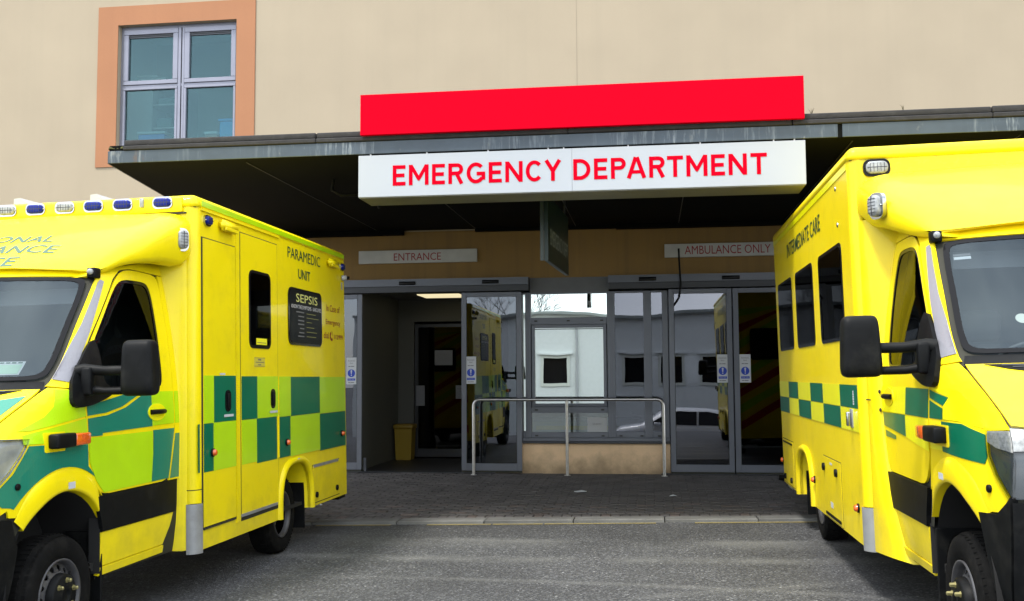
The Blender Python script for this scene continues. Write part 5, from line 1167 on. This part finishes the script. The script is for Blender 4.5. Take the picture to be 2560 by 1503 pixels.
        plate('hinge_strip', BLK, lk, rect(-1.58, -.92, .380, .400), bf, .014, .008); plate('sticker', PAPER, lk, rect(-1.36, -1.25, .455, .50), bf, .008, .001); plate('sticker', PAPER, lk, rect(-1.33, -1.22, .795, .812), bf, .008, .001)
        fb('door_gasket', SEAM, rect(-4.31, -3.50, .362, .832), .0015, .001); lk = fb('locker_flap', yel, rect(-4.302, -3.508, .370, .824), .006, .006); plate('hinge_strip', BLK, lk, rect(-4.25, -3.55, .79, .806), bf, .012, .006)
        for u_x in (-4.15, -3.66): MB().lathe([(0, .03), (.018, .028), (.02, .012), (.012, 0)], bf(u_x, .43, .006), (sV, 0, 0), 16).build('locker_latch', BLK, lk)
        MB().box(min(sV*BH, sV*(BH+.012)), max(sV*BH, sV*(BH+.012)), .26, .345, 1.14, 1.27, .004, 2).build('handle_plate', GREYP, A); MB().box(min(sV*(BH+.013), sV*(BH+.045)), max(sV*(BH+.013), sV*(BH+.045)), .29, .32, 1.15, 1.25, .008, 2).build('door_handle', CHROME, A)
        for k in range(6): plate('sticker', PAPER, A, rect(-.235, -.195, 1.30+.017*k, 1.313+.017*k), bf, .0075, .001)
        for (u_x, z) in ((-.52, 2.87), (-.50, 2.60)): MB().lathe([(0, .018), (.006, .018), (.008, 0)], bf(u_x, z, .0), (sV, 0, 0), 12).build('rivet', CHROME, A)
        lf = flat((0, 0, 0), (1, 0, 0), (0, 0, 1))
        for k in (1, -1): lamp('roof_lamp', A, lf, k*.917, 2.912, .178, .118, BLKG, CLEARL, .035)
        for (z) in (1.275, 1.395): 
            p_ = Vector((sV*1.0, -.13, z)); MB().lathe([(0, .013), (.004, .013), (.004, 0)], p_, (sV, -.3, 0), 12).build('panel_bolt', SEAM, A)
        MB().box(min(sV*.75, sV*1.02), max(sV*.75, sV*1.02), LEN, LEN+.32, .25, .31, .01, 1).build('step_end', GREYP, A); MB().tube([(sV*.95, LEN+.30, .33), (sV*1.12, LEN+.30, .36)], .03, 12).build('tow_bracket', BLK, A)
    return A
make_ambulance('left', 'left ambulance with green and lime chequers, blue roof lamps and PARAMEDIC UNIT on its side', -4.4, 1, YEL)
make_ambulance('right', 'right ambulance with three dark side windows and INTERMEDIATE CARE on its yellow side', 2.51, -1, YEL2)

# ------------------------------------------------------------------ what stands behind the camera and shows in the glass
CLIN = mat('white_clinic_render', (.70, .73, .72), .8, var=.04); 
by = -17.0; gz = zground(0, by)
cb = thing('clinic_building', 'low white building with a curved roof and small square windows, mirrored in the entrance glass', 'building', (0, by, gz))
arc_pts = [(-14+28*i/60, 4.03+.30*abs(math.sin(math.pi*(-14+28*i/60+.8)/7.5))) for i in range(61)]
out_ = [(-14, gz-.3)]+[(14, gz-.3)]+[(p[0], p[1]) for p in arc_pts[::-1]]
fb2 = flat((0, by, 0), (1, 0, 0), (0, 0, 1))   # flipped below to face +Y
fb2 = lambda a, b, d: Vector((a, by+d, b))
wins = [(-8.2, 1.1), (-4.45, 1.15), (-.8, 1.0), (.85, 1.0), (2.8, 1.2), (6.2, 1.2)]
plate('wall', CLIN, cb, out_, fb2, 0, .25, holes=[rect(x-w_/2, x+w_/2, 1.0, 2.25) for x, w_ in wins])
MB().grid([[Vector((p[0], by-8*k, p[1]+.02)) for p in arc_pts] for k in (-.04, 1)]).build('roof', mat('grey_roof_sheet', (.25, .27, .27), .6), cb)
MB().grid([[Vector((p[0], by+.32, p[1]-.10)) for p in arc_pts], [Vector((p[0], by+.32, p[1]+.03)) for p in arc_pts]]).build('gutter', mat('gutter_grey', (.30, .33, .32), .5), cb)
for x, w_ in wins:
    o = frame_rect(MB(), x-w_/2-.10, x+w_/2+.10, .90, 2.35, .13, by+.002, by+.06).build('window', mat('cream_frame', (.62, .64, .58), .6), cb)
    MB().box(x-w_/2, x+w_/2, by-.12, by-.11, 1.0, 2.25).build('pane', BLKG, o); MB().box(x-w_/2-.2, x+w_/2+.2, by, by+.16, 2.36, 2.43).build('hood', CLIN, o)
MB().tube([(-3.45, by+.08, gz), (-3.45, by+.08, 4.05)], .06, 8).build('downpipe', WHITE, cb)
MB().box(-14, 14, by-8, by-.26, gz-.3, 3.9).build('inner_volume', DARK, cb)
# silver hatchback parked in front of it
CARP = mat('silver_car_paint', (.62, .63, .64), .35, metal=.1, coat=.4)
def hatch(x, y, z):
    t = thing('parked_car', 'silver hatchback parked out on the road, mirrored in the right hand entrance door', 'car', (x, y, z))
    # side profile, nose to -x
    top = [(-2.0, .55), (-1.98, .95), (-1.75, 1.12), (-1.35, 1.44), (-.9, 1.52), (0, 1.54), (.45, 1.47), (1.15, 1.05), (1.75, .93), (2.02, .75), (2.05, .45)]
    bot = [(-2.0, .35), (-1.9, .26), (-1.7, .25), (-1.25, .25), (-.9, .25), (0, .25), (.45, .25), (1.0, .25), (1.75, .25), (1.95, .28), (2.05, .38)]
    rows = []
    for k, (v_, sc) in enumerate(((-.70, .93), (-.84, .80), (-.88, .55), (-.88, .25), (-.85, 0))): pass
    secs = []
    for (tx, tz), (bx_, bz_) in zip(top, bot):
        hgt = tz-bz_; roofw = .62 if tz > 1.3 else .78
        pr = [(.82, 0), (.87, .25*hgt), (.87, min(.62, .55*hgt)), (.85, min(.72, .8*hgt)), (roofw, hgt*.96), (roofw*.6, hgt), (0, hgt)]
        row = [Vector((x-tx, y+a, z+bz_+b)) for a, b in pr]+[Vector((x-tx, y-a, z+bz_+b)) for a, b in pr[::-1][1:]]; secs.append(row)
    MB().grid(secs, close=True).build('body', CARP, t)
    for s in (1, -1):
        q = [(-1.5, 1.02), (-1.2, 1.36), (-.9, 1.44), (0, 1.46), (.35, 1.40), (.95, 1.04)]
        sfun = lambda a, b, d, s=s: Vector((x-a, y+s*(.872-(b-.98)*.46+d), z+b)); plate('side_glass', BLKG, t, q if s < 0 else q, sfun, .006, .004)
        mb = MB(); 
        for a in (-.62, .12): mb.box(x-a-.06, x-a, min(y+s*.70, y+s*.86), max(y+s*.70, y+s*.86), z+.98, z+1.45)
        mb.build('door_pillar', CARP, t)
        for a in (-1.3, 1.28):
            wl = MB().lathe([(-.18, .0), (-.18, .31), (0, .32), (.01, .30), (.01, .22)], Vector((x-a, y+s*.87, z+.32)), (0, s, 0), 28).build('wheel', RUB, t)
            MB().lathe([(.008, .22), (.02, .20), (.0, .15), (.02, .05), (.02, 0)], Vector((x-a, y+s*.87, z+.32)), (0, s, 0), 10, smooth=False).build('rim', STEEL, wl)
        MB().box(x-.75, x-.55, min(y+s*.88, y+s*1.02), max(y+s*.88, y+s*1.02), z+1.0, z+1.12, .03, 2).build('mirror', CARP, t)
hatch(.75, -2.7, zground(.75, -2.7))
# bare tree behind the clinic roof
tr = thing('bare_tree', 'leafless tree rising behind the curved roof of the white building', 'tree', (-9, -34, gz))
random.seed(5); mb = MB()
def branch(p, d, l_, r_, n_):
    q = p+d*l_; mb.tube([p, (p+q)/2+Vector((random.uniform(-1, 1), random.uniform(-1, 1), 0))*l_*.04, q], [r_, r_*.8, r_*.6], 5, cap=False)
    if n_ == 0: return
    for k in range(3 if n_ > 1 else 4):
        e = (d+Vector((random.uniform(-.8, .8), random.uniform(-.8, .8), random.uniform(-.15, .5)))).normalized(); branch(q, e, l_*random.uniform(.62, .8), r_*.6, n_-1)
branch(Vector((-9, -34, gz)), Vector((0, 0, 1)), 2.9, .10, 5)
mb.build('branches', mat('bark', (.05, .045, .04), .9), tr)
